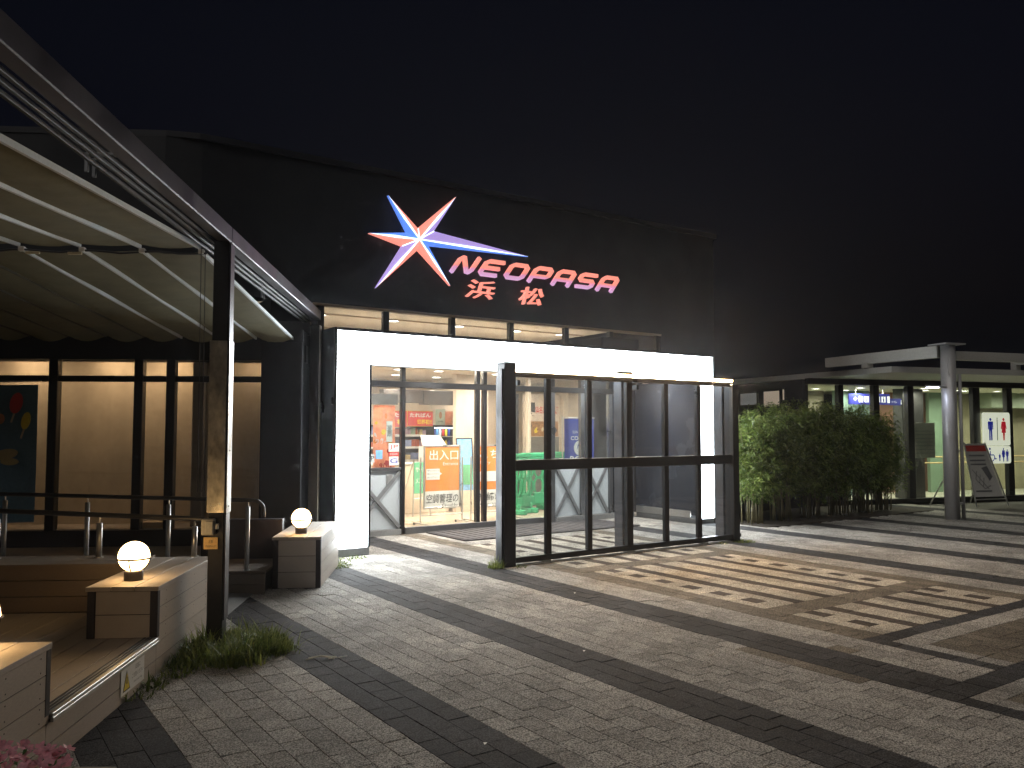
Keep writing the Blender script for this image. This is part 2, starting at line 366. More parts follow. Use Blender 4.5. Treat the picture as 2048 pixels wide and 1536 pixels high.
def paver_geo(L_, tone, jt=(0,0,0)):
    hx, hy, c = RW/2-GAP/2, L_/2-GAP/2, .0018
    zt = jt[2]; v = [(-hx,-hy,-.03),(hx,-hy,-.03),(hx,hy,-.03),(-hx,hy,-.03)]
    v += [(x,y,zt-.0018+x*jt[0]+y*jt[1]) for x,y in ((-hx,-hy),(hx,-hy),(hx,hy),(-hx,hy))]
    v += [(x,y,zt+x*jt[0]+y*jt[1]) for x,y in ((-hx+c,-hy+c),(hx-c,-hy+c),(hx-c,hy-c),(-hx+c,hy-c))]
    f = [(8,9,10,11)]
    for k in range(4): f += [(k,(k+1)%4,4+(k+1)%4,4+k), (4+k,4+(k+1)%4,8+(k+1)%4,8+k)]
    return v, f
def jit(): return (rnd.gauss(0,.006), rnd.gauss(0,.006), rnd.gauss(0,.0009))
def set_tone(me, tones):
    at = me.attributes.new('tone', 'FLOAT', 'FACE'); at.data.foreach_set('value', tones)
pcache = {}
for r in near:
    key = (r[1], round(r[4],3), rnd.randrange(10))
    if key not in pcache:
        v, f = paver_geo(r[4], 1, jit()); me = bpy.data.meshes.new('paver'); me.from_pydata(v, [], f); me.materials.append(PAV[r[1]]); me.update()
        set_tone(me, [rnd.uniform(.8,1.2)]*len(f)); pcache[key] = me
    o = bpy.data.objects.new('paver', pcache[key]); C.objects.link(o); o.parent = ground
    o.location = (r[5].x, r[5].y, 0); o.rotation_euler = (0,0,ROT['F'])
V = []; Fc = []; Mi = []; Tn = []; KI = {k:i for i,k in enumerate('LKTBN')}
for r in pav:
    if id(r) in nearset: continue
    v, f = paver_geo(r[4], 1, jit()); o = len(V); V += [(x+r[2], y+r[3], z) for x,y,z in v]; Fc += [tuple(q+o for q in ff) for ff in f]
    Mi += [KI[r[1]]]*len(f); Tn += [rnd.uniform(.8,1.2)]*len(f)
me = bpy.data.meshes.new('paving'); me.from_pydata(V, [], Fc)
for k in 'LKTBN': me.materials.append(PAV[k])
me.polygons.foreach_set('material_index', Mi); me.update(); set_tone(me, Tn)
o = bpy.data.objects.new('paving', me); C.objects.link(o); o.parent = ground; o.rotation_euler = (0,0,ROT['F']); o['kind'] = 'stuff'

# ================================================================== lit portal
t = thing('lit_portal', 'glowing white rectangular portal framing the shop entrance', 'portal', 'F', (7.4, 9.6, 0))
glow = em('portal_light_panel', (.9,.97,1.), 16.5)
Y0 = 9.58
for x0, x1, z0, z1 in [(3.99,4.42,.105,1.457),(3.99,4.42,1.461,2.395),(3.99,6.93,2.399,2.79),(6.934,9.3,2.399,2.79),(9.304,10.755,2.399,2.79),(10.445,10.755,1.485,2.395),(10.445,10.755,.085,1.481)]:
    part(t, 'light_panel', M().box(x0, x1, Y0, Y0+.05, z0, z1, .004), glow)
fr = M().box(3.95,3.988,Y0-.012,11.15,.0,2.83,.004).box(10.757,10.80,Y0-.012,11.15,0,2.83,.004).box(3.989,10.756,Y0-.012,11.15,2.792,2.832,.004)
part(t, 'outer_casing', fr, black_metal)
part(t, 'jamb_lining', M().box(4.422,4.452,Y0-.006,11.12,.1,2.39,.003).box(10.40,10.443,Y0+.03,11.12,.16,2.39,.003), navy_panel)
part(t, 'lintel_back', M().box(4.454,10.398,Y0+.052,Y0+.2,2.38,2.7,.003), white_panel)
part(t, 'soffit', M().box(4.454,10.398,Y0+.2,11.12,2.62,2.66,.003), pm('portal_soffit', (.2,.23,.22), .5, .2, .1))
part(t, 'plinth', M().box(3.992,4.446,Y0+.005,11.1,0,.1,.006), grey_metal); part(t, 'plinth', M().box(10.39,10.755,Y0+.005,11.1,0,.083,.006), grey_metal)
part(t, 'kick_plate', M().box(10.383,10.399,Y0+.2,11.1,.085,.2,.003), steel)
solo('duct_box', M().box(9.12,9.98,10.55,11.1,2.834,3.14,.02).box(9.2,9.9,10.548,10.55,2.87,3.1), dark_wall, 'dark duct box on top of the portal below the last upper window', 'duct box', 'F', (10.2,10.5,2.833))

for i, x in enumerate((4.95,6.6,8.25,9.9)):
    d = thing('ceiling_light', 'round downlight under the portal canopy, %s' % ordl(i,4), 'ceiling light', 'F', (x,10.25,2.62), 'downlights under the portal')
    part(d, 'lens', M().lathe([(.0,-.008),(.07,-.008),(.07,-.002)],(x,10.25,2.62),20), em('portal_downlight_lens', (1,.97,.92), 14))
    part(d, 'rim', M().lathe([(.071,0),(.071,-.014),(.09,-.014),(.09,0)],(x,10.25,2.62),20), white)
    lamp(d, 'F', (x,10.25,2.59), 40, .14, (1,.96,.9))
# ================================================================== main building
t = thing('shop_building', 'dark shop building with lit upper windows behind the portal', 'building', 'F', (7.5, 11.3, 0))
XL, XR = 3.7, 12.6
part(t, 'wall', M().box(2.75,12.7,11.26,11.6,3.38,5.42).box(11.2,12.7,11.262,17.8,0,3.38).box(XL,4.0,11.262,17.8,0,3.38).box(XL,12.7,17.6,17.9,0,5.42).box(12.4,12.7,11.6,17.6,3.38,5.42).add([(2.75,11.26,2.8),(2.75,11.26,5.42),(2.3,11.36,2.8),(2.3,11.36,5.42),(-2.6,14.3,2.8),(-2.6,14.3,5.42)],[(0,1,3,2),(2,3,5,4)]).box(4.0,4.4,11.27,11.6,2.8,3.38), dark_wall)
rp_ = [(12.75,11.2),(3.6,11.2),(3.1,11.19),(2.7,11.22),(2.3,11.36),(-2.6,14.25),(-2.6,18),(12.75,18)]; rn = len(rp_)
part(t, 'roof', M().add([(x,y,5.421) for x,y in rp_]+[(x,y,5.5) for x,y in rp_], [tuple(range(rn)),tuple(range(2*rn-1,rn-1,-1))]+[(k,(k+1)%rn,rn+(k+1)%rn,rn+k) for k in range(rn)]), pm('roof_edge',(.02,.021,.026),.5,.3,.15))
part(t, 'interior_wall', M().box(4.002,11.19,15.6,15.7,0,2.7).box(4.002,4.06,11.4,15.6,0,2.7).box(11.1,11.19,11.4,15.6,0,2.7), cream)
part(t, 'partition', M().box(8.02,8.75,13.5,13.62,.0,2.62,.01).box(9.35,9.42,13.0,13.1,0,2.62,.008).box(8.63,8.7,13.62,15.6,0,2.62), cream)
part(t, 'interior_ceiling', M().box(4.002,11.19,11.36,15.7,2.62,2.76), warm_ceil)
part(t, 'upper_ceiling', M().box(4.002,11.19,11.62,17.6,3.56,3.62), warm_ceil)
part(t, 'upper_back_wall', M().box(4.002,11.19,16.9,17.0,2.78,3.55), cream)
part(t, 'ceiling_trim', M().box(4.1,11.1,13.4,13.44,3.535,3.558).box(4.1,11.1,15.2,15.24,3.535,3.558), pm('trim_beige', (.5,.42,.34), .6))
mul = [4.43,5.46,6.62,7.75,8.92,9.95,11.12]
for i, x in enumerate(mul): part(t, 'mullion', M().box(x-.045,x+.045,11.24,11.33,2.78,3.378,.004), black_metal)
part(t, 'sill', M().box(4.3,11.2,11.22,11.36,2.762,2.82,.004), black_metal)
part(t, 'head', M().box(4.3,11.2,11.23,11.35,3.34,3.379,.004), pm('window_head', (.35,.28,.2), .5))
for a, b in zip(mul[:-1], mul[1:]): part(t, 'window_pane', M().box(a+.046,b-.046,11.28,11.288,2.821,3.339), glass)
floor = struct('shop_floor', M().box(4.06,11.1,11.34,15.6,-.03,.012), shop_tile, 'F')
# upper downlights
for i, (x, y) in enumerate([(5.35,13.6),(6.75,13.6),(8.15,13.6),(9.5,13.6),(10.6,13.6)]):
    d = thing('ceiling_light', 'round downlight seen through the upper windows, %s' % ordl(i,5), 'ceiling light', 'F', (x,y,3.56), 'downlights above the upper windows')
    part(d, 'lens', M().lathe([(.0,-.006),(.085,-.006),(.085,-.002)],(x,y,3.56),20), em('downlight_lens', (1,.96,.9), 9))
    part(d, 'rim', M().lathe([(.086,-.0),(.086,-.012),(.1,-.012),(.1,0)],(x,y,3.56),20), white)
    lamp(d, 'F', (x,y,3.53), 10, .16, (1,.84,.66))
# unseen strip added behind the sill to brighten the upper ceiling
d = thing('fill_strip', 'unseen fill strip added to brighten the ceiling behind the upper windows', 'fill strip', 'F', (7.5,12.2,2.77))
part(d, 'housing', M().box(4.5,11.0,12.15,12.3,2.765,2.79,.003), white); part(d, 'strip', M().box(4.5,11.0,12.2,12.24,2.791,2.797), em('fill_strip_led', (1,.82,.62), 6))

# entrance glazing
t = thing('entrance_glazing', 'glazed sliding-door front of the shop inside the portal', 'entrance', 'F', (7.5,11.2,0))
YG = 11.2
def bar(t, nm, x0, x1, z0, z1, y0=YG-.03, y1=YG+.05, mat=None): return part(t, nm, M().box(x0,x1,y0,y1,z0,z1,.004), mat or grey_metal)
bar(t,'header_rail',4.46,10.39,2.2,2.29, mat=black_metal); bar(t,'head_frame',4.46,10.39,2.56,2.62, mat=black_metal)
for x0, x1 in [(4.455,4.52),(5.69,5.755),(7.02,7.09),(7.15,7.22),(8.47,8.6),(9.17,9.25),(9.82,9.9)]:
    bar(t,'mullion',x0,x1,.0,2.199, mat=(grey_metal if x0 > 8 else black_metal)); bar(t,'mullion',x0,x1,2.291,2.559, mat=black_metal)
bar(t,'door_track',5.756,8.469,.0,.1, YG-.05, YG+.03, grey_metal)
bar(t,'sill',4.53,5.689,0,.085, YG-.05, YG+.05, concrete); bar(t,'sill',8.601,10.38,0,.085, YG-.06, YG+.05, concrete)
for nm, x0, x1 in [('door_glass',5.757,7.018),('door_glass',7.222,8.468)]:
    part(t, nm, M().box(x0,x1,YG,YG+.008,.101,2.199), glass)
for x0, x1 in [(4.522,5.688),(5.757,7.018),(7.092,7.148),(7.222,8.468),(8.602,9.168),(9.252,9.818)]:
    part(t,'transom_pane',M().box(x0,x1,YG,YG+.008,2.292,2.558), glass)
part(t,'side_pane',M().box(4.522,5.688,YG,YG+.008,1.001,2.199), glass)
for x0, x1 in [(8.602,9.168),(9.252,9.818)]: part(t,'side_pane',M().box(x0,x1,YG,YG+.008,1.001,2.199), glass)
part(t,'dark_panel',M().box(9.902,10.38,YG,YG+.02,.086,2.199), navy_panel)
part(t,'blind_box',M().box(4.55,5.67,YG+.06,YG+.1,1.94,2.1,.004), pm('blind_box', (.16,.14,.13), .5))
for x0, x1 in [(4.53,5.688),(8.604,9.166),(9.254,9.816)]:
    pn = part(t,'lower_panel',M().box(x0,x1,YG+.01,YG+.03,.087,.97,.002), white_panel)
    bar(t,'panel_rail',x0,x1,.955,1.0, mat=grey_metal)
    for sg in (0,1):
        a, b = ((x0+.03,.11),(x1-.03,.93)) if sg else ((x0+.03,.93),(x1-.03,.11))
        if x1-x0 > 1: a, b = ((x1-.75,.11),(x1-.02,.93)) if sg else ((x1-.75,.93),(x1-.02,.11))
        part(pn,'brace',M().ribbon([a,b],.05,YG-.03+sg*.012,YG+.009), grey_bar)
part(t,'push_plate',M().box(5.46,5.56,YG-.005,YG+.009,.75,.9,.002).box(5.49,5.53,YG-.009,YG-.005,.79,.85), alu)
# door mat
mt = M().box(6.07,9.4,9.95,11.08,.001,.02,.004)
for k in range(24): mt.box(6.1+k*.136,6.16+k*.136,9.98,11.05,.02,.026)
solo('door_mat', mt, pm('mat_rubber', (.075,.07,.075), .85, 0, .3, 5, 160, bump=.8, bdist=.006), 'ribbed grey rubber mat in front of the sliding doors', 'door mat', 'F', (7.7,10.5,0))
# vestibule downlights
vl = [(5.35,12.0),(6.9,11.5),(7.9,11.5),(9.2,11.5),(6.5,12.9),(7.3,12.9),(8.4,12.3),(8.6,13.0),(9.7,12.9),(7.1,14.2),(8.1,14.4),(10.4,12.4),(9.9,14.6),(6.2,14.6),(5.2,14.2)]
for i, (x, y) in enumerate(sorted(vl)):
    d = thing('ceiling_light', 'round downlight in the shop ceiling behind the doors, %s' % ordl(i,len(vl)), 'ceiling light', 'F', (x,y,2.62), 'downlights in the shop ceiling')
    part(d, 'lens', M().lathe([(.0,-.008),(.08,-.008),(.08,-.002)],(x,y,2.62),20), em('shop_downlight_lens', (1,.97,.92), 14))
    part(d, 'rim', M().lathe([(.081,0),(.081,-.014),(.1,-.014),(.1,0)],(x,y,2.62),20), white)
    lamp(d, 'F', (x,y,2.59), 44 if y < 11.9 else 12, .15, (1,.84,.66))

# ------------------------------------------------------------------ things inside the shop
def sign_stand(x0, x1, y, z0, z1, label, content):
    t = thing('sign_stand', label, 'sign stand', 'F', ((x0+x1)/2, y, .012), 'orange poster stands behind the doors')
    fb = M()
    for a,b,c,d in [(x0,x0+.03,z0,z1),(x1-.03,x1,z0,z1)]: fb.box(a,b,y-.012,y+.012,c,d,.004)
    for c,d in [(z0,z0+.03),(z1-.03,z1)]: fb.box(x0+.03,x1-.03,y-.0115,y+.0115,c,d,.004)
    part(t, 'frame', fb, alu)
    for x in (x0-.045, x1+.045):
        part(t, 'upright', M().tube([(x,y+.01,.03),(x,y+.01,.85*z1)],.013,8), alu)
        part(t, 'foot', M().tube([(x,y-.24,.045),(x,y+.24,.045)],.014,8), alu)
        for s in (-.22,.22): part(t, 'caster', M().lathe([(0,0),(.016,0),(.02,.012),(.014,.026),(0,.026)],(x,y+s,.013),10), ink)
    part(t, 'cross_bar', M().tube([(x0-.045,y+.01,.17),(x1+.045,y+.01,.17)],.013,8), alu)
    zs = z0+.03+(z1-z0)*.25
    part(t, 'poster', M().rect(x0+.03,x1-.03,zs,z1-.03,y-.006), orange); part(t, 'poster', M().rect(x0+.03,x1-.03,z0+.03,zs-.001,y-.006), white)
    content(t, x0+.03, x1-.03, z0+.03, z1-.03, zs, y-.009)
def c1(t, x0, x1, z0, z1, zs, y):
    w_, h = x1-x0, z1-z0
    text(t,'出入口',x0+.12*w_,x1-.03*w_,z1-.22*h,z1-.05*h,y,white,.008)
    text(t,'Entrance',x0+.52*w_,x1-.03*w_,z1-.31*h,z1-.255*h,y,white)
    bb = [(x0+.03*w_,zs+.19*h),(x0+.42*w_,zs+.19*h),(x0+.42*w_,zs+.26*h),(x0+.49*w_,zs+.29*h),(x0+.42*w_,zs+.31*h),(x0+.42*w_,zs+.37*h),(x0+.03*w_,zs+.37*h)]
    part(t,'speech_bubble',M().prism(bb,y,y+.002),white)
    for k, s in enumerate(['恐れ入りますが','隣のドアから','お入り下さい']): text(t,s,x0+.06*w_,x0+(.4-.02*(k>1))*w_,zs+(.325-.055*k)*h,zs+(.355-.055*k)*h,y-.003,ink)
    text(t,'空調管理の',x0+.02*w_,x1-.02*w_,zs-.2*h,zs-.05*h,y,ink,.006,.15)
    text(t,'Closed for',x0+.5*w_,x1-.02*w_,zs-.275*h,zs-.215*h,y,ink)
def c2(t, x0, x1, z0, z1, zs, y):
    w_, h = x1-x0, z1-z0
    text(t,'こちら',x0+.12*w_,x1-.08*w_,z1-.2*h,z1-.06*h,y,white,.008)
    text(t,'Entry',x0+.1*w_,x0+.4*w_,z1-.31*h,z1-.25*h,y,white)
    part(t,'arrow',M().prism([(x0,zs+.14*h),(x0+.55*w_,zs+.14*h),(x0+.55*w_,zs+.06*h),(x0+.86*w_,zs+.23*h),(x0+.55*w_,zs+.4*h),(x0+.55*w_,zs+.31*h),(x0,zs+.31*h)],y,y+.002),white)
    text(t,'為締切中',x0+.04*w_,x1-.03*w_,zs-.19*h,zs-.05*h,y,ink,.006,.15)
    text(t,'AC control',x0+.04*w_,x0+.62*w_,zs-.27*h,zs-.215*h,y,ink)
sign_stand(6.46,7.16,11.9,.27,1.31,'orange and white stand reading Entrance in the left door', c1)
sign_stand(7.42,8.24,11.9,.25,1.31,'orange and white stand with a white arrow, right of the Entrance stand', c2)
# tall blue poster stand leaning behind
t = thing('poster_stand','tall blue poster stand half hidden between the two orange stands','poster stand','F',(7.62,12.5,.012))
def lean(x,z,y0=12.4,k=.1): return (x,y0+k*z,z)
part(t,'board',M().add([lean(7.5,.5),lean(7.78,.5),lean(7.78,1.4),lean(7.46,1.4)],[(0,1,2,3)]).add([lean(7.5,.5,12.42),lean(7.78,.5,12.42),lean(7.78,1.4,12.42),lean(7.46,1.4,12.42)],[(0,1,2,3)]),sky_blue)
part(t,'printed_shape',M().add([lean(7.56,.6,12.396),lean(7.76,.6,12.396),lean(7.76,.95,12.396),lean(7.53,.95,12.396)],[(0,1,2,3)]),green_pr)
part(t,'edge',M().tube([lean(7.5,.012),lean(7.46,1.41)],.012,8).tube([lean(7.46,1.41),lean(7.78,1.41)],.012,8).tube([lean(7.78,.012),lean(7.78,1.41)],.012,8),ink)
# green A board
t = thing('menu_easel','small green menu board on a pale easel behind the left door','easel','F',(7.05,13.2,.012))
part(t,'board',M().box(6.98,7.3,13.2,13.22,.42,.98,.004),green_pr)
part(t,'leg',M().tube([(6.96,13.2,.012),(7.0,13.24,1.02)],.015,8),alu); part(t,'leg',M().tube([(7.32,13.2,.012),(7.28,13.24,1.02)],.015,8),alu)
part(t,'leg',M().tube([(6.86,13.6,.012),(7.0,13.26,1.0)],.015,8),alu)
part(t,'crossbar',M().tube([(6.97,13.22,.33),(7.31,13.22,.33)],.012,8),alu)
text(t,'サービス',7.01,7.27,.8,.9,13.197,white,.02); text(t,'メニュー',7.01,7.27,.6,.7,13.197,white)
# counter and goods shelves
t = thing('shop_counter','cream shop counter with a white notice board behind the left door','counter','F',(7.6,13.9,.012))
part(t,'body',M().box(6.2,8.0,13.7,14.2,.013,.92,.01),cream); part(t,'worktop',M().box(6.15,8.0,13.66,14.24,.921,.95,.006),white)
part(t,'notice',M().add([(7.45,13.75,1.25),(7.98,13.75,1.25),(7.93,13.95,1.46),(7.5,13.95,1.46)],[(0,1,2,3)]).box(7.46,7.97,13.76,13.94,.951,1.25,.005),white)
text(t,'お会計',7.6,7.85,1.08,1.16,13.757,red)
t = thing('goods_shelf','stocked shelf of packaged goods at the back of the shop','shelf','F',(7.5,15.0,.012))
part(t,'back_panel',M().box(6.2,8.6,15.25,15.3,.013,1.68),pm('shelf_back',(.25,.2,.17),.6))
for z in (.3,.62,.94,1.2,1.44,1.66): part(t,'shelf_board',M().box(6.2,8.6,14.85,15.249,z,z+.02,.003),alu)

for z in (.3,.62,.94,1.2,1.44): part(t,'price_strip',M().box(6.2,8.6,14.842,14.849,z-.012,z+.03),white)
goods = M(); gm = [pm('pack_%d'%i,c,.35,0,.2,9,40) for i,c in enumerate([(.55,.16,.1),(.3,.36,.6),(.78,.74,.66),(.72,.58,.3),(.4,.5,.36),(.6,.42,.5),(.42,.28,.18)])]
for z in (.32,.64,.96,1.22,1.46):
    x = 6.22
    while x < 8.46:
        wd = rnd.uniform(.04,.1); h = rnd.uniform(.07,.18); k = rnd.randrange(7)
        for q in range(rnd.randrange(1,4)):
            if x+wd > 8.58: break
            goods.box(x,x+wd*.94,14.9,15.1,z,z+h,.006,k); x += wd
part(t,'packaged_goods',goods,gm,kind='stuff')
t = thing('drinks_chiller','small lit drinks chiller at the right end of the goods shelf','chiller','F',(8.3,14.6,.95))
part(t,'case',M().box(8.1,8.12,14.5,14.8,.012,1.62).box(8.55,8.57,14.5,14.8,.012,1.62).box(8.1,8.57,14.79,14.82,.012,1.62).box(8.1,8.57,14.5,14.8,1.62,1.66),ink)
part(t,'light_strip',M().box(8.13,8.54,14.51,14.54,1.59,1.61),em('chiller_led',(.8,.92,1.),10))
bt = M()
for k in range(6):
    for z in (.5,.85,1.2,1.44): bt.lathe([(0,0),(.028,0),(.028,.11),(.012,.14),(.012,.16),(0,.16)],(8.16+k*.07,14.6,z),8,k%5)
part(t,'bottle',bt,[blue,sky_blue,white,red,yellow],kind='stuff'); 
for z in (.48,.83,1.18,1.42): part(t,'shelf_board',M().box(8.125,8.545,14.52,14.78,z,z+.015),alu)
# red boards
for i, (x0,x1,lab) in enumerate([(7.18,7.5,'small red promotional board left of the larger one above the shelf'),(7.52,8.08,'large red promotional board above the shelf')]):
    t = thing('promotion_board',lab,'board','F',((x0+x1)/2,14.5,1.6),'red promotional boards')
    part(t,'board',M().box(x0,x1,14.5,14.52,1.62+.02*i,1.93,.003),red); part(t,'edge',M().box(x0-.008,x1+.008,14.521,14.54,1.61+.02*i,1.94,.003),yellow)
    part(t,'bracket',M().box((x0+x1)/2-.02,(x0+x1)/2+.02,14.541,14.85,1.66,1.69,.003),alu)
    text(t,'たれぱん' if i else 'たれ',x0+.04,x1-.05,1.81,1.9,14.497,white,.03); text(t,'世界初!!' if i else '初!!',x0+.1*(i+1),x1-.03,1.67,1.77,14.497,yellow,.03)
t = thing('menu_board','pale green and orange menu board hung above the drinks chiller','board','F',(8.4,14.62,1.6))
part(t,'board',M().box(8.2,8.42,14.6,14.62,1.66,1.98,.003),pm('mint_print',(.5,.62,.52),.5)); part(t,'board',M().box(8.425,8.6,14.6,14.62,1.66,1.94,.003),poster_or)
part(t,'emblem',M().disc(8.31,1.86,.035,.07,14.598,20),brown_food); text(t,'COFFEE',8.25,8.37,1.72,1.745,14.597,ink)
solo('fascia_panel',M().box(6.9,7.75,14.3,14.5,2.09,2.34,.006).box(7.76,8.6,14.3,14.5,2.06,2.34,.006),pm('fascia_grey',(.12,.11,.11),.5),'dark grey fascia band under the shop ceiling','fascia','F',(7.7,14.4,2.09))
# window poster and stickers on the left pane
t = thing('window_poster','orange festival poster hung behind the left glass pane','poster','F',(5.45,11.33,.95))
part(t,'sheet',M().box(5.3,5.66,11.33,11.335,.96,1.93),poster_or)
for k in range(14): part(t,'printed_blob',M().disc(5.33+rnd.random()*.3,1.0+rnd.random()*.85,rnd.uniform(.015,.05),rnd.uniform(.015,.04),11.3285-k*.0001,12,ang=rnd.random()*3),rnd.choice([white,red,yellow,orange,poster_or]))
text(t,'ラリー',5.33,5.55,1.35,1.42,11.326,white,.02); text(t,'9/30',5.4,5.6,.98,1.06,11.326,red,.03)
def sticker(x0,x1,z0,z1,mat,body,tm,label):
    t = thing('sticker',label,'sticker','F',((x0+x1)/2,YG-.004,z0),'stickers on the left glass pane')
    part(t,'sheet',M().box(x0,x1,YG-.004,YG-.001,z0,z1),mat)
    if body: text(t,body,x0+.1*(x1-x0),x1-.1*(x1-x0),z0+.25*(z1-z0),z1-.2*(z1-z0),YG-.0055,tm)
sticker(5.45,5.55,1.38,1.69,pm('grey_green_print',(.35,.4,.36),.5),'特\n産\n品\n直\n売\n所',ink,'tall grey green sticker with a column of characters, topmost on the left pane')
sticker(5.49,5.66,1.235,1.36,pm('pale_mint',(.68,.78,.74),.5),'JP',red,'pale mint sticker with a red mark above the red strip')
sticker(5.49,5.66,1.165,1.23,red,'飲酒運転',white,'narrow red sticker strip with white characters')
sticker(5.5,5.65,1.03,1.16,white,'G',blue,'white sticker with a round blue mark below the red strip')
sticker(5.28,5.39,1.13,1.26,sky_blue,'',None,'square blue picture sticker low on the left pane')
sticker(5.2,5.26,1.08,1.2,pm('pale_grey_print',(.55,.6,.62),.5),'P',ink,'small pale grey sticker beside the left jamb')
# barriers
def barrier(x0, w_, y, rot, label):
    """green plastic site barrier, built lengthwise along local x"""
    t = thing('plastic_barrier',label,'barrier','F',(x0,y,.012),'green plastic barriers')
    t.rotation_euler[2] += rot; x1 = x0+w_
    part(t,'top_rail',M().box(x0,x1,y-.035,y+.035,1.04,1.13,.02).box(x0+.02,x1-.02,y-.03,y+.03,1.0,1.04,.01),green_pl)
    for x in (x0+.035,x1-.035): part(t,'post',M().box(x-.03,x+.03,y-.03,y+.03,.2,1.0,.012),green_pl)
    nn_ = max(1,round((w_-.1)/.2)); st = (w_-.1)/nn_
    lat = M()
    for k in range(nn_):
        cx = x0+.05+st*(k+.5)
        for zc in (.82,.5):
            h, hw = .15, st*.42
            lat.ribbon([(cx-hw*.5,zc+h),(cx-hw,zc+h*.45),(cx-hw,zc-h*.45),(cx-hw*.5,zc-h),(cx+hw*.5,zc-h),(cx+hw,zc-h*.45),(cx+hw,zc+h*.45),(cx+hw*.5,zc+h)],.03,y-.018,y+.018,True)
    part(t,'lattice',lat,green_pl)
    part(t,'base_block',M().box(x0+.02,x1-.02,y-.04,y+.04,.14,.32,.015).box(x0+w_*.35,x1-w_*.35,y-.05,y+.05,.16,.38,.015),green_pl)
    for x in (x0+.07,x1-.07): part(t,'foot',M().box(x-.05,x+.05,y-.2,y+.2,.013,.11,.02).box(x-.035,x+.035,y-.08,y+.08,.11,.2,.015),green_pl)
barrier(8.62,.62,12.4,math.radians(28),'green plastic barrier standing just behind the right door')
barrier(9.0,.75,12.75,math.radians(-8),'green plastic barrier behind and right of the first one')
barrier(9.62,.7,12.9,math.radians(12),'green plastic barrier next to the blue coffee banner')
t = thing('food_board','tall eel restaurant board with food photograph behind the barriers','board','F',(10.3,13.8,.012))
part(t,'board',M().box(9.8,10.75,13.8,13.85,.05,2.3,.006),pm('food_board_cream',(.7,.58,.48),.5)); part(t,'photo',M().rect(9.9,10.7,1.43,1.74,13.797),brown_food)
part(t,'lower_panel',M().rect(9.84,10.72,.06,1.42,13.797),pm('board_grey',(.2,.19,.18),.5))
text(t,'鰻',9.88,10.12,1.84,2.14,13.796,ink,.03); text(t,'浜名湖うなぎ',10.1,10.7,1.9,2.05,13.796,red,.02)
for k in range(9): part(t,'photo_dish',M().disc(9.97+.08*k,1.58+rnd.uniform(-.08,.08),rnd.uniform(.03,.06),rnd.uniform(.03,.09),13.794-k*.0002,12,ang=rnd.random()*3),rnd.choice([brown_food,yellow,pm('rice',(.7,.6,.42),.6),ink]))
part(t,'foot',M().box(9.85,10.7,13.7,13.95,.013,.05,.005),grey_metal)
t = thing('dark_screen_wall','dark partition panel beside the eel board','partition','F',(9.6,13.9,.012))
part(t,'panel',M().box(9.43,9.72,13.85,13.9,.013,2.3),pm('slate_panel',(.06,.06,.07),.4)); part(t,'edge',M().box(9.56,9.575,13.84,13.85,.013,2.3),steel)
part(t,'post',M().box(10.78,10.9,13.7,13.9,.013,2.5,.005),cream)
t = thing('coffee_banner','blue coffee banner with a white round emblem behind the right panes','banner','F',(9.35,11.45,.6))
part(t,'cloth',M().box(9.02,9.7,11.45,11.46,.62,1.76,.004),blue); part(t,'pole',M().tube([(8.98,11.455,.013),(8.98,11.455,1.8)],.012,8).tube([(8.97,11.455,1.775),(9.72,11.455,1.775)],.01,8),alu)
text(t,'SUNTORY',9.2,9.5,1.5,1.545,11.446,white); text(t,'COFFEE',9.16,9.56,1.38,1.45,11.446,white,.02); text(t,'BOSS',9.14,9.58,.98,1.1,11.446,white,.03)
part(t,'emblem',M().disc(9.36,1.24,.13,.13,11.447,28),white); part(t,'emblem_print',M().disc(9.39,1.245,.085,.1,11.4455,24),blue)
part(t,'emblem_print',M().prism([(9.3,1.17),(9.36,1.15),(9.4,1.21),(9.44,1.28),(9.38,1.32),(9.33,1.28)],11.444,11.445),white)
part(t,'stand',M().box(8.9,9.1,11.36,11.55,.013,.04,.004),ink)
solo('dark_interior_panel',M().box(9.75,11.05,11.6,11.66,.013,2.6,.005),pm('dark_inner',(.05,.05,.06),.4),'dark inner wall panel right of the blue coffee banner','wall panel','F',(10.4,11.63,.013))

# ================================================================== illuminated sign on the facade
YS = 11.2
def pz(x, z): return (x, z)
t = thing('star_sign','illuminated six pointed shooting star emblem in red blue and purple','sign','F',(6.0,YS,3.68))
Cc = (5.94,4.48); TIP = {'TL':(5.44,5.10),'TR':(6.63,5.27),'R':(8.05,4.48),'BR':(6.53,3.83),'BL':(5.25,3.67),'L':(5.13,4.48)}
INN = {('TL','TR'):(5.95,4.665),('TR','R'):(6.23,4.66),('R','BR'):(6.13,4.42),('BR','BL'):(5.95,4.33),('BL','L'):(5.68,4.355),('L','TL'):(5.76,4.575)}
eb = em('sign_blue',(.1,.23,.74),.75); eo = em('sign_red',(.88,.29,.22),.72); ep = em('sign_purple',(.4,.29,.66),.68); ew = em('sign_white',(.72,.9,1.),1.2)
fc = {('TL',0):eb,('TL',1):eo,('TR',0):eo,('TR',1):ep,('R',0):ep,('R',1):eb,('BR',0):eb,('BR',1):eo,('BL',0):eo,('BL',1):ep,('L',0):eo,('L',1):eb}
order = ['TL','TR','R','BR','BL','L']
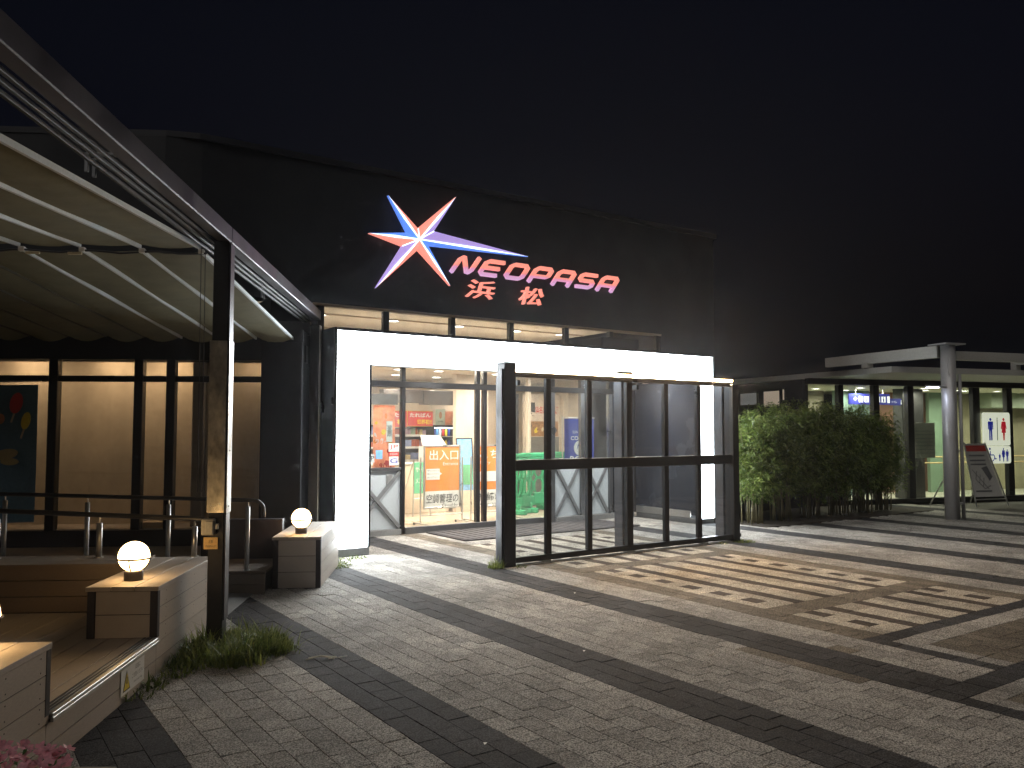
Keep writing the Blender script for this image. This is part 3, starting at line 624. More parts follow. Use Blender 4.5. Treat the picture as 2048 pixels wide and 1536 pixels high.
for i, k in enumerate(order):
    a = INN[(order[i-1],k)]; b = INN[(k,order[(i+1)%6])]; T = TIP[k]
    for s, q in ((0,a),(1,b)):
        # which side: 0 = counter-clockwise neighbour
        yC, yT, yQ = YS-.09, YS-.02, YS-.02
        g = M().add([(Cc[0],yC,Cc[1]),(T[0],yT,T[1]),(q[0],yQ,q[1]),(Cc[0],YS+.03,Cc[1]),(T[0],YS+.03,T[1]),(q[0],YS+.03,q[1])],[(0,1,2),(3,5,4),(1,4,5,2),(0,2,5,3),(0,3,4,1)])
        part(t,'facet',g,fc[(k,s)])
for k in order:
    T = Vector(TIP[k]); c = Vector(Cc); d = (T-c).normalized(); n_ = Vector((-d.y,d.x))*.017; mid = c.lerp(T,.5)
    part(t,'light_line',M().add([(c.x+n_.x*.6,YS-.097,c.y+n_.y*.6),(mid.x+n_.x*1.2,YS-.064,mid.y+n_.y*1.2),(T.x,YS-.026,T.y),(mid.x-n_.x*1.2,YS-.064,mid.y-n_.y*1.2),(c.x-n_.x*.6,YS-.097,c.y-n_.y*.6)],[(0,1,2,3,4)]),ew)
for kk in (('TL','TR'),('TR','R'),('BL','L')):
    q = Vector(INN[kk]); c = Vector(Cc); d = (q-c).normalized(); n_ = Vector((-d.y,d.x))*.009
    part(t,'light_line',M().add([(c.x+n_.x,YS-.095,c.y+n_.y),(q.x+n_.x,YS-.026,q.y+n_.y),(q.x-n_.x,YS-.026,q.y-n_.y),(c.x-n_.x,YS-.095,c.y-n_.y)],[(0,1,2,3)]),ew)
# word sign: channel letters, salmon above, lilac below
def letterm():
    m, N, L, b = new_mat('letter_face'); ge = N.new('ShaderNodeNewGeometry'); sx = N.new('ShaderNodeSeparateXYZ'); L.new(ge.outputs['Position'], sx.inputs[0])
    mr = N.new('ShaderNodeMapRange'); mr.inputs[1].default_value = 4.05; mr.inputs[2].default_value = 4.35; L.new(sx.outputs[2], mr.inputs[0])
    cr = N.new('ShaderNodeValToRGB'); e = cr.color_ramp.elements; e[0].position = .0; e[0].color = (.6,.36,.58,1); e[1].position = .52; e[1].color = (.88,.29,.22,1)
    x = e.new(.33); x.color = (.62,.26,.42,1); x = e.new(.42); x.color = (.84,.26,.22,1)
    L.new(mr.outputs[0], cr.inputs[0]); L.new(cr.outputs[0], b.inputs['Emission Color']); L.new(cr.outputs[0], b.inputs['Base Color']); b.inputs['Emission Strength'].default_value = .72
    return m
lm = letterm()
t = thing('word_sign','illuminated salmon and lilac NEOPASA lettering on the dark facade','sign','F',(8.3,YS,4.05))
SL = .58; LH = .29; LB = 4.055; LWID = .385; ADV = .502; sw = .06
def LT(x0, u, v): return (x0+u*(LWID-.06)+.03+ (v*LH)*SL, LB+sw/2+v*(LH-sw))
LET = {
 'N': [([(0,-.13),(0,.82),(.12,1),(.2,.98),(.78,.03),(.9,0),(1,.18),(1,1.13)],False)],
 'E': [([(1.02,1),(.16,1),(0,.84),(0,.16),(.16,0),(1.02,0)],False), ([(.1,.5),(.95,.5)],False)],
 'O': [([(.16,1),(0,.84),(0,.16),(.16,0),(.84,0),(1,.16),(1,.84),(.84,1)],True)],
 'P': [([(0,-.13),(0,.8),(.16,1),(.86,1),(1,.86),(1,.5),(.86,.36),(.09,.36)],False)],
 'A': [([(0,-.13),(0,.8),(.16,1),(.86,1),(1,.86),(1,-.13)],False), ([(.1,.34),(.9,.34)],False)],
 'S': [([(1.02,1),(.14,1),(0,.86),(0,.64),(.14,.5),(.86,.5),(1,.36),(1,.14),(.86,0),(-.02,0)],False)]}
for i, ch in enumerate('NEOPASA'):
    x0 = 6.545+ADV*i; g = M()
    for pts, cl in LET[ch]: g.ribbon([LT(x0,u,v) for u,v in pts], sw, YS-.03, YS+.03, cl)
    part(t,'letter',g,lm)
t = thing('place_name_sign','two illuminated salmon kanji characters below the word sign','sign','F',(7.55,YS,3.66))
text(t,'浜',6.81,7.37,3.675,3.975,YS-.02,eo,.003,.2,'character',.03); text(t,'松',7.86,8.36,3.66,3.96,YS-.02,eo,.003,.2,'character',.03)

# ================================================================== glass screen in front of the portal
t = thing('glass_screen','black framed glass windbreak screen topped by a glowing orange strip','screen','F',(7.25,7.87,0))
q0, q1 = 7.84, 7.9
part(t,'post',M().box(5.28,5.44,7.8,7.96,0,2.32,.006).box(5.26,5.3,7.83,7.93,0,2.26,.004),black_metal); part(t,'post_cap',M().box(5.275,5.445,7.795,7.965,2.321,2.34,.004),grey_metal)
part(t,'post',M().box(9.16,9.28,7.8,7.96,0,2.2,.006),black_metal)
part(t,'top_rail',M().box(5.442,9.16,q0,q1,2.17,2.235,.004),black_metal)
led = em('led_orange',(1.,.69,.4),300)
part(t,'led_strip',M().box(5.45,9.2,7.835,7.875,2.238,2.262,.004),led); part(t,'led_shield',M().box(5.45,9.2,7.879,7.886,2.236,2.282,.001).box(5.45,9.2,7.84,7.8785,2.2745,2.281,.001),black_metal); part(t,'led_glow_rim',M().box(5.45,9.2,7.833,7.877,2.2625,2.272,.002).box(9.2005,9.215,7.833,7.877,2.236,2.272,.002),em('led_glow',(1.,.5,.16),1.6)); part(t,'led_mount',M().box(7.1,7.34,7.88,7.94,2.236,2.31,.006),pm('led_box',(.4,.35,.25),.5))  # glowing rim paints the strip's orange halo; added shield keeps light off the wall
part(t,'mid_rail',M().box(5.442,9.158,q0-.015,q1+.015,1.085,1.21,.006),black_metal); part(t,'bottom_rail',M().box(5.442,9.158,q0-.005,q1+.005,.03,.095,.006),black_metal)
mx = [5.945,6.575,7.24,7.895,8.52]
ed = [5.44]+mx+[9.16]
for x in mx:
    h = .05 if x == 7.24 else .037
    for z0, z1 in ((.096,1.084),(1.211,2.169)): part(t,'mullion',M().box(x-h,x+h,q0,q1,z0,z1,.004),black_metal)
for i in range(6):
    a = ed[i]+(.05 if ed[i]==7.24 else .037 if i else 0); b = ed[i+1]-(.05 if ed[i+1]==7.24 else .037 if i < 5 else 0)
    for z0, z1 in ((.096,1.084),(1.211,2.169)): part(t,'pane',M().box(a+.001,b-.001,7.866,7.874,z0,z1),screen_glass)
for x in (7.39,9.35,5.5):
    part(t,'support_post',M().box(x,x+.1,8.16,8.32,0,2.2,.006),pm('support_grey',(.1,.1,.11),.4,.5)); part(t,'support_arm',M().box(x+.03,x+.07,7.9,8.16,2.08,2.14,.004).box(x+.03,x+.07,7.9,8.16,.04,.09,.004),black_metal)
for x in (5.9,7.24,8.6): part(t,'foot_block',M().box(x-.06,x+.06,7.82,7.92,-.01,.03,.004),concrete)
# trodden joint strip below the screen
cs = M(); x = 5.5
while x < 9.1:
    l = rnd.uniform(.25,.45); cs.box(x,min(x+l-.01,9.12),7.8+rnd.uniform(-.01,.01),7.9,-.01,.012,.006); x += l
solo('base_kerb',cs,concrete,'broken pale concrete edging under the glass screen','kerb','F',(7.3,7.85,0))

# ================================================================== terrace (D frame: x right, y away)
def planks_y(t, x0, x1, y0, y1, z, n, th, mat, name='plank', gap=.006):
    st = (x1-x0)/n
    for k in range(n): part(t,name,M().box(x0+st*k+gap/2,x0+st*(k+1)-gap/2,y0,y1,z-th,z,.0012),mat)
t = thing('timber_terrace','low timber terrace with a metal nosing along its edge','terrace','D',(-3,4.5,0))
planks_y(t,-4.3,-1.84,2.2,6.28,.235,17,.03,wood)
part(t,'base',M().box(-4.3,-1.837,2.2,6.28,0,.2),trim)
part(t,'nosing',M().box(-1.905,-1.815,4.06,5.47,.222,.241,.003).box(-1.83,-1.812,4.06,5.47,.2,.222,.002),steel)
for k in range(3): part(t,'grip_strip',M().box(-1.9+k*.022,-1.888+k*.022,4.07,5.46,.241,.245),ink)
for z0, z1 in ((.0,.0965),(.1015,.2)):
    for y0, y1 in ((2.2,4.03),(4.034,5.475),(5.479,6.74)): part(t,'fascia_board',M().box(-1.862,-1.832,y0,y1,z0,z1-.001,0),wood)
def bench(x0,x1,y0,y1,z0,z1,zf,label,ntop=3,group='timber bench boxes with lamps',rows=None):
    t = thing('bench_box',label,'bench box','D',((x0+x1)/2,(y0+y1)/2,z0),group)
    st = (x1-x0)/ntop
    for k in range(ntop): part(t,'top_plank',M().box(x0+st*k+(.003 if k else -.012),x0+st*(k+1)-(.003 if k < ntop-1 else -.008),y0-.012,y1,z1-.028,z1,.0016),wood)
    part(t,'core',M().box(x0+.004,x1-.004,y0+.004,y1-.004,z0,z1-.029),trim)
    def rowz(a, n): 
        h = (z1-.03-a)/n; return [(a+h*k+.0025,a+h*(k+1)-.0025) for k in range(n)]
    nr = max(2,round((z1-.03-zf)/.125))
    for a, b in rowz(zf,nr): part(t,'side_plank',M().box(x1-.026,x1,y0+.005,y1,a,b,0),wood)
    nr = max(2,round((z1-.03-z0)/.14))
    for a, b in rowz(z0,nr):
        part(t,'end_plank',M().box(x0+.05,x1-.046,y0,y0+.026,a,b,0),wood); part(t,'end_plank',M().box(x0+.05,x1-.046,y1-.026,y1,a,b,0),wood)
        part(t,'side_plank',M().box(x0,x0+.026,y0+.045,y1,a,b,0),wood)
    sc = M()
    for a, b in rowz(zf,max(2,round((z1-.03-zf)/.125))):
        y = y0+.16
        while y < y1-.05:
            for z in (a+.022,b-.022): sc.box(x1-.001,x1+.0012,y-.003,y+.003,z-.003,z+.003)
            y += .3
    part(t,'screws',sc,trim,kind='stuff')
    for x in (x0,x1-.044): 
        part(t,'corner_trim',M().box(x-.002,x+.046,y0-.006,y0+.04,z0,z1-.029,.003),trim)
        part(t,'corner_trim',M().box(x-.002,x+.046,y1-.04,y1+.006,z0,z1-.029,.003),trim)
    return t
bench(-2.26,-1.83,2.3,4.05,.236,.57,.202,'timber bench box cut off by the left edge of the picture')
bench(-2.26,-1.83,5.48,6.73,.236,.56,.202,'timber bench box with a globe lamp beside the pergola post')
bench(-1.70,-1.24,8.36,9.74,.0,.5,.0,'timber bench box with a globe lamp left of the portal')
# raised kerb with the near handrail
t = thing('raised_platform','raised timber kerb behind the bench boxes carrying the near handrail','platform','D',(-4,6.5,.2))
for z0, z1 in ((.236,.345),(.35,.46),(.465,.552)): part(t,'front_plank',M().box(-6.5,-2.27,6.3,6.326,z0,z1,.0012),wood_dark)
for k in range(3): part(t,'top_plank',M().box(-6.5,-2.27,6.29+.145*k,6.43+.145*k,.553,.58,.0016),wood_dark)
part(t,'core',M().box(-6.5,-2.28,6.327,6.7,.0,.552),trim)
t = thing('access_ramp','grey concrete access ramp between the two handrails','ramp','D',(-3.5,7.4,0))
part(t,'slab',M().add([(-1.83,6.75,.006),(-2.5,6.75,.03),(-6.5,6.75,.3),(-6.5,8.1,.3),(-2.5,8.1,.03),(-1.83,8.1,.006),(-1.83,6.75,-.03),(-6.5,6.75,-.03),(-6.5,8.1,-.03),(-1.83,8.1,-.03)],[(0,1,4,5),(1,2,3,4),(0,5,9,6),(0,6,7,2,1),(5,4,3,8,9),(2,7,8,3)]),concrete)
t = thing('rear_terrace','dark timber terrace floor in front of the lit window wall','terrace','D',(-4,9,0))
for k in range(12): part(t,'deck_board',M().box(-6.5,-1.72,8.13+.152*k,8.277+.152*k,.185,.212,.0012),wood_dark)
for z0, z1 in ((.0,.09),(.094,.184)): part(t,'riser_board',M().box(-6.5,-1.72,8.1,8.126,z0,z1,.0012),wood_dark)
part(t,'core',M().box(-6.5,-1.75,8.127,9.95,0,.184),trim)
part(t,'low_wall',M().box(-2.55,-1.72,8.9,9.0,.212,.62,.005),trim)

def handrail(y, posts, zb, xa, za, xb, zb2, label):
    t = thing('handrail',label,'handrail','D',((xa+xb)/2,y,zb),'metal handrails of the ramp')
    def zr(x): return za+(zb2-za)*(x-xa)/(xb-xa)
    pts = [(xa,y,za),(xb-.1,y,zr(xb-.1))]
    for k in range(1,8):
        a = k/7*PI/2; pts.append((xb-.1+.1*math.sin(a), y, zr(xb-.1)-.1+.1*math.cos(a)))
    pts.append((xb, y, zb2-.16))
    part(t,'rail',M().tube(pts,.019,12),rail_metal,True)
    for x in posts:
        part(t,'post',M().tube([(x,y,zb),(x,y,zr(x)-.06)],.021,14),steel,True)
        part(t,'pin',M().tube([(x,y,zr(x)-.06),(x,y,zr(x)-.015)],.008,8),steel)
        part(t,'base_flange',M().lathe([(0,0),(.034,0),(.034,.006),(.022,.008)],(x,y,zb),14),steel)
handrail(6.6,[-4.15,-3.40,-2.65,-1.94],.58,-4.6,1.0,-1.80,.862,'near metal handrail standing on the timber kerb')
handrail(8.18,[-4.9,-4.15,-3.40,-2.65,-1.91],.212,-5.2,.985,-1.76,.875,'far metal handrail in front of the lit window wall')

# globe lamps
globe_m = em('globe_light',(1.,.63,.27),11.0)
def globe(x, y, z, label, r=.098):
    t = thing('globe_lamp',label,'lamp','D',(x,y,z),'round globe lamps on the bench boxes')
    part(t,'base',M().lathe([(0,0),(.058,0),(.06,.004),(.06,.058),(.054,.064),(0,.064)],(x,y,z),24),trim,True)
    pr = [(r*math.sin(a), .064+r*.93-r*math.cos(a)) for a in [PI*(.12+.88*k/16) for k in range(17)]]; pr[-1] = (0.0005, pr[-1][1])
    part(t,'globe',M().lathe(pr,(x,y,z),32),globe_m,True)
    zc = z+.064+r*.93; ring = [(x+(r+.006)*math.cos(2*PI*k/28), y+(r+.006)*math.sin(2*PI*k/28), zc-.012) for k in range(29)]
    part(t,'guard_ring',M().tube(ring,.0065,6,caps=False),trim)
    for k in range(4):
        a = PI/2*k-PI/2+.05; pts = [(x+(r+.006)*math.sin(b)*math.cos(a), y+(r+.006)*math.sin(b)*math.sin(a), zc-(r+.006)*math.cos(b)) for b in [PI*(.2+.26*i/6) for i in range(7)]]
        part(t,'guard_strut',M().tube(pts,.0055,6),trim)
globe(-2.09,3.9,.57,'lit globe lamp cut off by the left edge of the picture')
globe(-2.07,5.72,.56,'lit globe lamp on the bench box left of the pergola post')
globe(-1.48,8.64,.5,'lit globe lamp on the bench box beside the portal')

# warning plate
t = thing('warning_plate','white warning plate with a yellow triangle on the terrace edge','sign','D',(-1.83,5.08,.05))
part(t,'plate',M().box(-1.8315,-1.827,4.9,5.26,.045,.195,.001),white)
def yz(pts, x): return M().add([(x,a,b) for a,b in pts],[tuple(range(len(pts)))])
part(t,'triangle',yz([(4.925,.062),(5.035,.062),(4.98,.178)],-1.8255),ink); part(t,'triangle',yz([(4.936,.069),(5.024,.069),(4.98,.163)],-1.8245),yellow)
part(t,'mark',yz([(4.972,.1),(4.988,.1),(4.986,.14),(4.974,.14)],-1.8235),ink)
def text_x(t, body, y0, y1, z0, z1, x, mat):
    o = text(t, body, y0, y1, z0, z1, 0, mat); org = t['_o']
    for v in o.data.vertices:
        fx, fz = v.co.x+org[0], v.co.z+org[2]; v.co = (x-org[0], fx-org[1], fz-org[2])
text_x(t,'段差に',5.11,5.19,.145,.175,-1.8255,ink); text_x(t,'ご注意ください',5.06,5.24,.105,.132,-1.8255,ink); text_x(t,'Watch your step',5.09,5.22,.07,.085,-1.8255,ink)

# ================================================================== pergola
t = thing('pergola','dark metal pergola frame with tall posts beside the terrace','pergola','D',(-1.65,6.2,0))
part(t,'post',M().box(-1.70,-1.59,6.1,6.22,0,2.93,.006),pergola_dark)
part(t,'post_edge',M().box(-1.588,-1.578,6.105,6.215,.2,2.92,.003),pergola_metal)
part(t,'cover_plate',M().box(-1.712,-1.586,6.088,6.098,.96,2.2,.003),stained_steel)
part(t,'cover_plate',M().box(-1.577,-1.571,6.09,6.21,.96,2.2,.002),steel)
for z in (1.0,1.4,1.8,2.16): part(t,'bolt',M().box(-1.571,-1.567,6.14,6.15,z,z+.01),trim)
part(t,'post',M().box(-1.70,-1.59,10.36,10.47,0,2.86,.006),pergola_dark); part(t,'post_edge',M().box(-1.589,-1.575,10.362,10.468,.05,2.86,.003),steel)
part(t,'beam',M().box(-1.68,-1.585,.2,6.16,2.932,3.05,.006),pergola_metal); part(t,'beam',M().box(-1.68,-1.585,6.164,10.45,2.932,3.05,.006),pergola_metal)
for k, (x, z) in enumerate([(-1.71,2.92),(-1.745,2.905),(-1.78,2.885)]): part(t,'track',M().box(x-.012,x+.012,.2,10.4,z,z+.02,.003),pm('track_metal',(.06,.06,.065),.45,.5,.2))
part(t,'rear_beam',M().box(-6.5,-1.702,10.1,10.26,2.37,2.58,.006),pergola_dark); part(t,'cross_beam',M().box(-6.5,-1.702,10.36,10.47,2.74,2.9,.006),pergola_dark)
for y in (4.27,8.25): 
    for dy_ in (0,.09): part(t,'hanger',M().box(-1.84,-1.82,y+dy_,y+dy_+.015,2.86,2.96,.002),grey_metal)
part(t,'hanger_arm',M().box(-1.84,-1.69,4.29,4.33,2.955,2.97,.002).box(-1.84,-1.69,8.27,8.31,2.955,2.97,.002),grey_metal)
t = thing('fabric_canopy','olive retractable fabric canopy with metal ribs under the pergola','canopy','D',(-4,6.2,2.9))
ribs = [-1.84-.43*k for k in range(12)]
def ridge(y): return 2.925-.058*(6.28-y) if y < 6.28 else 2.90-.066*(y-6.3)
def bay(y0, y1):
    g = M(); ny, nx = 14, 6; X = []
    for k in range(len(ribs)-1):
        for j in range(nx): X.append((ribs[k]+(ribs[k+1]-ribs[k])*j/nx, j/nx))
    X.append((ribs[-1],0)); o = len(g.v)
    for i in range(ny+1):
        y = y0+(y1-y0)*i/ny
        for x, f_ in X:
            endf = max(0,1-(y1-y)/.5) if y1 > 7 else 0
            g.v.append((x,y,ridge(y)-(.018+.075*endf)*math.sin(PI*f_)+.006*math.sin(x*7+y*3)))
    n_ = len(X)
    for i in range(ny):
        for k in range(n_-1): g.f.append((o+i*n_+k,o+i*n_+k+1,o+(i+1)*n_+k+1,o+(i+1)*n_+k)); g.m.append(0)
    return g
for y0, y1 in ((.6,6.24),(6.32,10.15)):
    part(t,'fabric',bay(y0,y1),fabric,True)
    for k, x in enumerate(ribs):
        z0, z1 = ridge(y0), ridge(y1); c = .0095 if k < 4 else .005; dz = .026 if k < 4 else .014
        part(t,'rib',M().add([(x-c,y0,z0-dz),(x+c,y0,z0-dz),(x+c,y0,z0+.006),(x-c,y0,z0+.006),(x-c,y1,z1-dz),(x+c,y1,z1-dz),(x+c,y1,z1+.006),(x-c,y1,z1+.006)],[(0,1,2,3),(4,7,6,5),(0,4,5,1),(1,5,6,2),(2,6,7,3),(3,7,4,0)]),rib_metal if k < 4 else pm('canopy_rib_shaded',(.07,.065,.045),.8))  # ribs farther from the portal painted darker, as out of its light
cb = [(-1.8-.07*k,6.28,2.876-.007*math.sin(k*.9)-.004*(k%6==3)) for k in range(70)]
part(t,'cable',M().tube(cb,.008,6),ink)
for k in range(11): part(t,'cable_clip',M().box(ribs[k]-.02,ribs[k]+.02,6.262,6.298,2.87,2.905,.003),white)
for x in (-2.75,-3.05,-3.5,-3.9): part(t,'lamp_socket',M().box(x-.05,x+.05,6.265,6.285,2.85,2.868,.003),pm('socket_cream',(.7,.62,.45),.5))
for x in (-1.8,-1.83): part(t,'pull_cord',M().tube([(x,6.24,2.9),(x+.01,6.24,1.1)],.003,5),ink)
t = thing('control_box','small grey control box strapped to the pergola post','control box','D',(-1.67,6.07,.8))
part(t,'housing',M().box(-1.73,-1.64,6.03,6.086,.81,.925,.008),pm('box_grey',(.45,.42,.36),.5)); part(t,'lid',M().box(-1.70,-1.645,6.02,6.03,.82,.91,.004),pm('lid_grey',(.5,.48,.42),.4))
part(t,'knob',M().box(-1.637,-1.615,6.04,6.07,.85,.89,.004),steel)
t = thing('notice_plate','small yellow notice plate below the control box on the post','notice','D',(-1.67,6.08,.7))
part(t,'plate',M().box(-1.725,-1.625,6.083,6.088,.705,.79,.003),pm('amber_plate',(.75,.5,.2),.5)); text(t,'注意',-1.69,-1.66,.75,.77,6.081,ink); text(t,'手を触れないで',-1.71,-1.64,.72,.735,6.081,ink)

# ================================================================== lit window wall behind the terrace
t = thing('cafe_pavilion','warmly lit window wall of the pavilion behind the terrace','building','D',(-4,10,0))
ms = [-6.5,-5.62,-4.52,-3.62,-3.22,-2.68,-2.2]
msx = [-4.56,-3.60,-3.235,-2.70]
YW = 10.0
allm = [-6.6,-5.6]+msx+[-2.17]
for x in allm[:-1]: part(t,'mullion',M().box(x-.05,x+.05,YW-.06,YW+.06,.4,2.38,.005),black_metal)
part(t,'transom',M().box(-6.6,-2.2,YW-.045,YW+.045,2.12,2.19,.004),black_metal); part(t,'sill',M().box(-6.6,-2.2,YW-.07,YW+.07,.213,.4,.005),trim)
for a, b in zip(allm[:-1],allm[1:]):
    part(t,'window_pane',M().box(a+.051,b-.051,YW-.004,YW+.004,.401,2.119),glass); part(t,'window_pane',M().box(a+.051,b-.051,YW-.004,YW+.004,2.191,2.38),glass)
part(t,'wall',M().box(-2.2,-1.72,YW-.05,YW+.3,.213,2.6,.005).box(-6.6,-1.72,YW-.02,YW+.3,2.382,2.75).box(-6.7,-1.75,11.2,11.3,0,2.75).box(-1.9,-1.75,YW+.3,11.2,0,2.75).box(-6.8,-6.7,YW,11.3,0,2.75),dark_wall)
part(t,'interior_wall',M().box(-6.6,-1.95,10.62,10.66,.3,2.6),pm('blind_cloth',(.5,.4,.29),.8,0,.1,1.2,14)); part(t,'interior_floor',M().box(-6.6,-1.95,10.06,10.62,.38,.4),wood_dark)
part(t,'inner_column',M().box(-3.06,-2.93,10.2,10.6,.4,2.5,.01),pm('taupe_column',(.3,.26,.22),.6)); part(t,'inner_column',M().box(-2.92,-2.88,10.3,10.6,.4,2.5,.01),cream)
part(t,'window_board',M().box(-3.58,-3.26,10.12,10.3,.401,.47,.003),pm('pale_board',(.6,.42,.25),.5))
part(t,'interior_ceiling',M().box(-6.6,-1.95,10.06,10.66,2.58,2.62),warm_ceil)
for i, x in enumerate((-6.1,-5.1,-4.1,-3.42,-2.4)):
    d = thing('wall_washer','round washer lamp in the pavilion ceiling, %s' % ordl(i,5),'ceiling light','D',(x,10.3,2.58),'washer lamps in the pavilion')
    part(d,'lens',M().lathe([(0,-.006),(.05,-.006),(.05,-.002)],(x,10.3,2.58),16),em('washer_lens',(1,.82,.6),6)); part(d,'rim',M().lathe([(.051,0),(.051,-.012),(.065,-.012),(.065,0)],(x,10.3,2.58),16),white)
    lamp(d,'D',(x,10.3,2.56),9.5 if i < 4 else 4,.1,(1,.72,.46))
# ice lolly banner
t = thing('ice_banner','blue cloth banner printed with ice lollies hanging at the far left','banner','D',(-5.2,9.75,.5))
bn = M(); o = 0
for i in range(13):
    for j in range(9):
        x = -5.75+1.12*i/12; z = 2.05-1.55*j/8+.02*(i/12); bn.v.append((x,9.75+.02*math.sin(i*1.1+j*.3)*(j/8),z))
for i in range(12):
    for j in range(8): bn.f.append((i*9+j,(i+1)*9+j,(i+1)*9+j+1,i*9+j+1)); bn.m.append(0)
part(t,'cloth',bn,pm('banner_blue',(.1,.19,.27),.8,0,.2,3,30),True)
part(t,'rod',M().tube([(-5.8,9.76,2.09),(-4.6,9.76,2.11)],.008,6),alu)
for cx, cz, rx, rz, mt_ in [(-4.85,1.86,.07,.12,red),(-4.74,1.66,.05,.1,yellow),(-5.02,1.68,.05,.06,pm('peach_print',(.6,.25,.15),.6)),(-5.25,1.8,.07,.12,yellow),(-5.4,1.55,.06,.1,red)]:
    part(t,'printed_lolly',M().disc(cx,cz,rx,rz,9.725,20,ang=-.2),mt_); part(t,'printed_stick',M().ribbon([(cx-.02,cz-rz),(cx-.05,cz-rz-.1)],.02,9.724,9.726),pm('stick_print',(.55,.45,.33),.6))
part(t,'printed_splash',M().disc(-4.95,1.28,.14,.06,9.722,16,ang=.2).disc(-4.9,1.2,.1,.04,9.721,16),pm('gold_print',(.42,.34,.16),.6))

# ================================================================== weeds, straw, flowers
def blades(g, cx, cy, n, rad, hmin, hmax, lean_=.6, wd=.006, z=0., ell=(1,1)):
    for _ in range(n):
        a = rnd.random()*2*PI; r = rad*math.sqrt(rnd.random()); x, y = cx+r*math.cos(a)*ell[0], cy+r*math.sin(a)*ell[1]
        h = rnd.uniform(hmin,hmax)*(1-.5*r/rad); da = a+rnd.gauss(0,.9); ln = rnd.uniform(.15,1)*lean_*h; b = wd*rnd.uniform(.6,1.3)
        sx, sy = -math.sin(da)*b, math.cos(da)*b; vs = []
        for k, f_ in enumerate((0,.35,.7,1.)):
            px, py = x+math.cos(da)*ln*f_**1.8, y+math.sin(da)*ln*f_**1.8; pz_ = z+h*(f_-.28*f_*f_*ln/h); q = (1-f_)**.6
            if k < 3: vs += [(px-sx*q,py-sy*q,pz_),(px+sx*q,py+sy*q,pz_)]
            else: vs.append((px,py,pz_))
        g.add(vs,[(0,1,3,2),(2,3,5,4),(4,5,6)])
g = M(); 
for _ in range(64):
    a = rnd.random()*2*PI; r_ = .33*math.sqrt(rnd.random()); k_ = 1-.45*r_/.33
    blades(g,-1.5+r_*math.cos(a)*1.05,6.0+r_*math.sin(a)*1.2,46,.09,.05*k_,rnd.uniform(.2,.44)*k_,rnd.uniform(.7,1.5),.0065)
for x_, y_, n_ in ((-1.74,5.7,130),(-1.7,5.5,70),(-1.78,5.25,60),(-1.8,5.05,30),(-1.76,5.9,120)): blades(g,x_,y_,n_,.1,.03,.13,1.4,.006)
blades(g,-1.45,6.0,60,.42,.25,.4,1.7,.0032); blades(g,-1.25,5.95,50,.25,.1,.3,2.2,.003)
solo('weed_clump',g,grass_m,'large green weed clump around the foot of the pergola post','weeds','D',(-1.52,6.05,0),'weeds growing in the paving',kind='stuff')
g = M(); blades(g,3.72,9.0,320,.22,.015,.05,1.2,.006); blades(g,3.9,9.35,200,.2,.015,.05,1.2,.006); blades(g,4.2,9.45,120,.16,.015,.04,1.2,.006)
solo('weed_patch',g,grass_m,'flat moss and weed patch at the left foot of the portal','weeds','F',(3.85,9.2,0),'weeds growing in the paving',kind='stuff')
g = M(); blades(g,5.2,7.85,170,.1,.05,.2,.7,.004); blades(g,5.45,7.75,60,.1,.02,.05,.9,.004)
solo('weed_tuft',g,grass_m,'small grass tuft at the left post of the glass screen','weeds','F',(5.2,7.85,0),'weeds growing in the paving',kind='stuff')
g = M(); blades(g,9.25,7.72,160,.16,.02,.06,1.0,.005); blades(g,8.85,7.78,60,.1,.015,.04,1,.005)
solo('weed_tuft',g,grass_m,'low weeds at the right foot of the glass screen','weeds','F',(9.25,7.75,0),'weeds growing in the paving',kind='stuff')
g = M()
for a, b in (((2.07,-.0),(2.27,-.05)),((2.1,.03),(2.24,-.08))): g.tube([(a[0],5.45+a[1],.006),((a[0]+b[0])/2,5.45+(a[1]+b[1])/2+.01,.02),(b[0],5.45+b[1],.006)],.0045,5)
g.tube([(2.2,5.38,.008),(2.33,5.36,.012)],.002,5)
solo('dry_straw',g,straw,'pale dry stalks lying on the dark stripe near the weeds','straw','F',(2.17,5.43,0))
# fallen bits
for x, y, lab in [(3.75,4.55,'tiny white scrap on the dark paving stripe, nearer the screen'),(2.25,3.5,'tiny white scrap on the nearest dark stripe'),(5.0,6.2,'tiny white scrap on the dark stripe by the screen')]:
    solo('paper_scrap',M().add([(x,y,.004),(x+.02,y+.005,.008),(x+.025,y+.02,.005),(x+.004,y+.018,.01)],[(0,1,2,3)]),white,lab,'scrap','F',(x,y,0),'paper scraps')
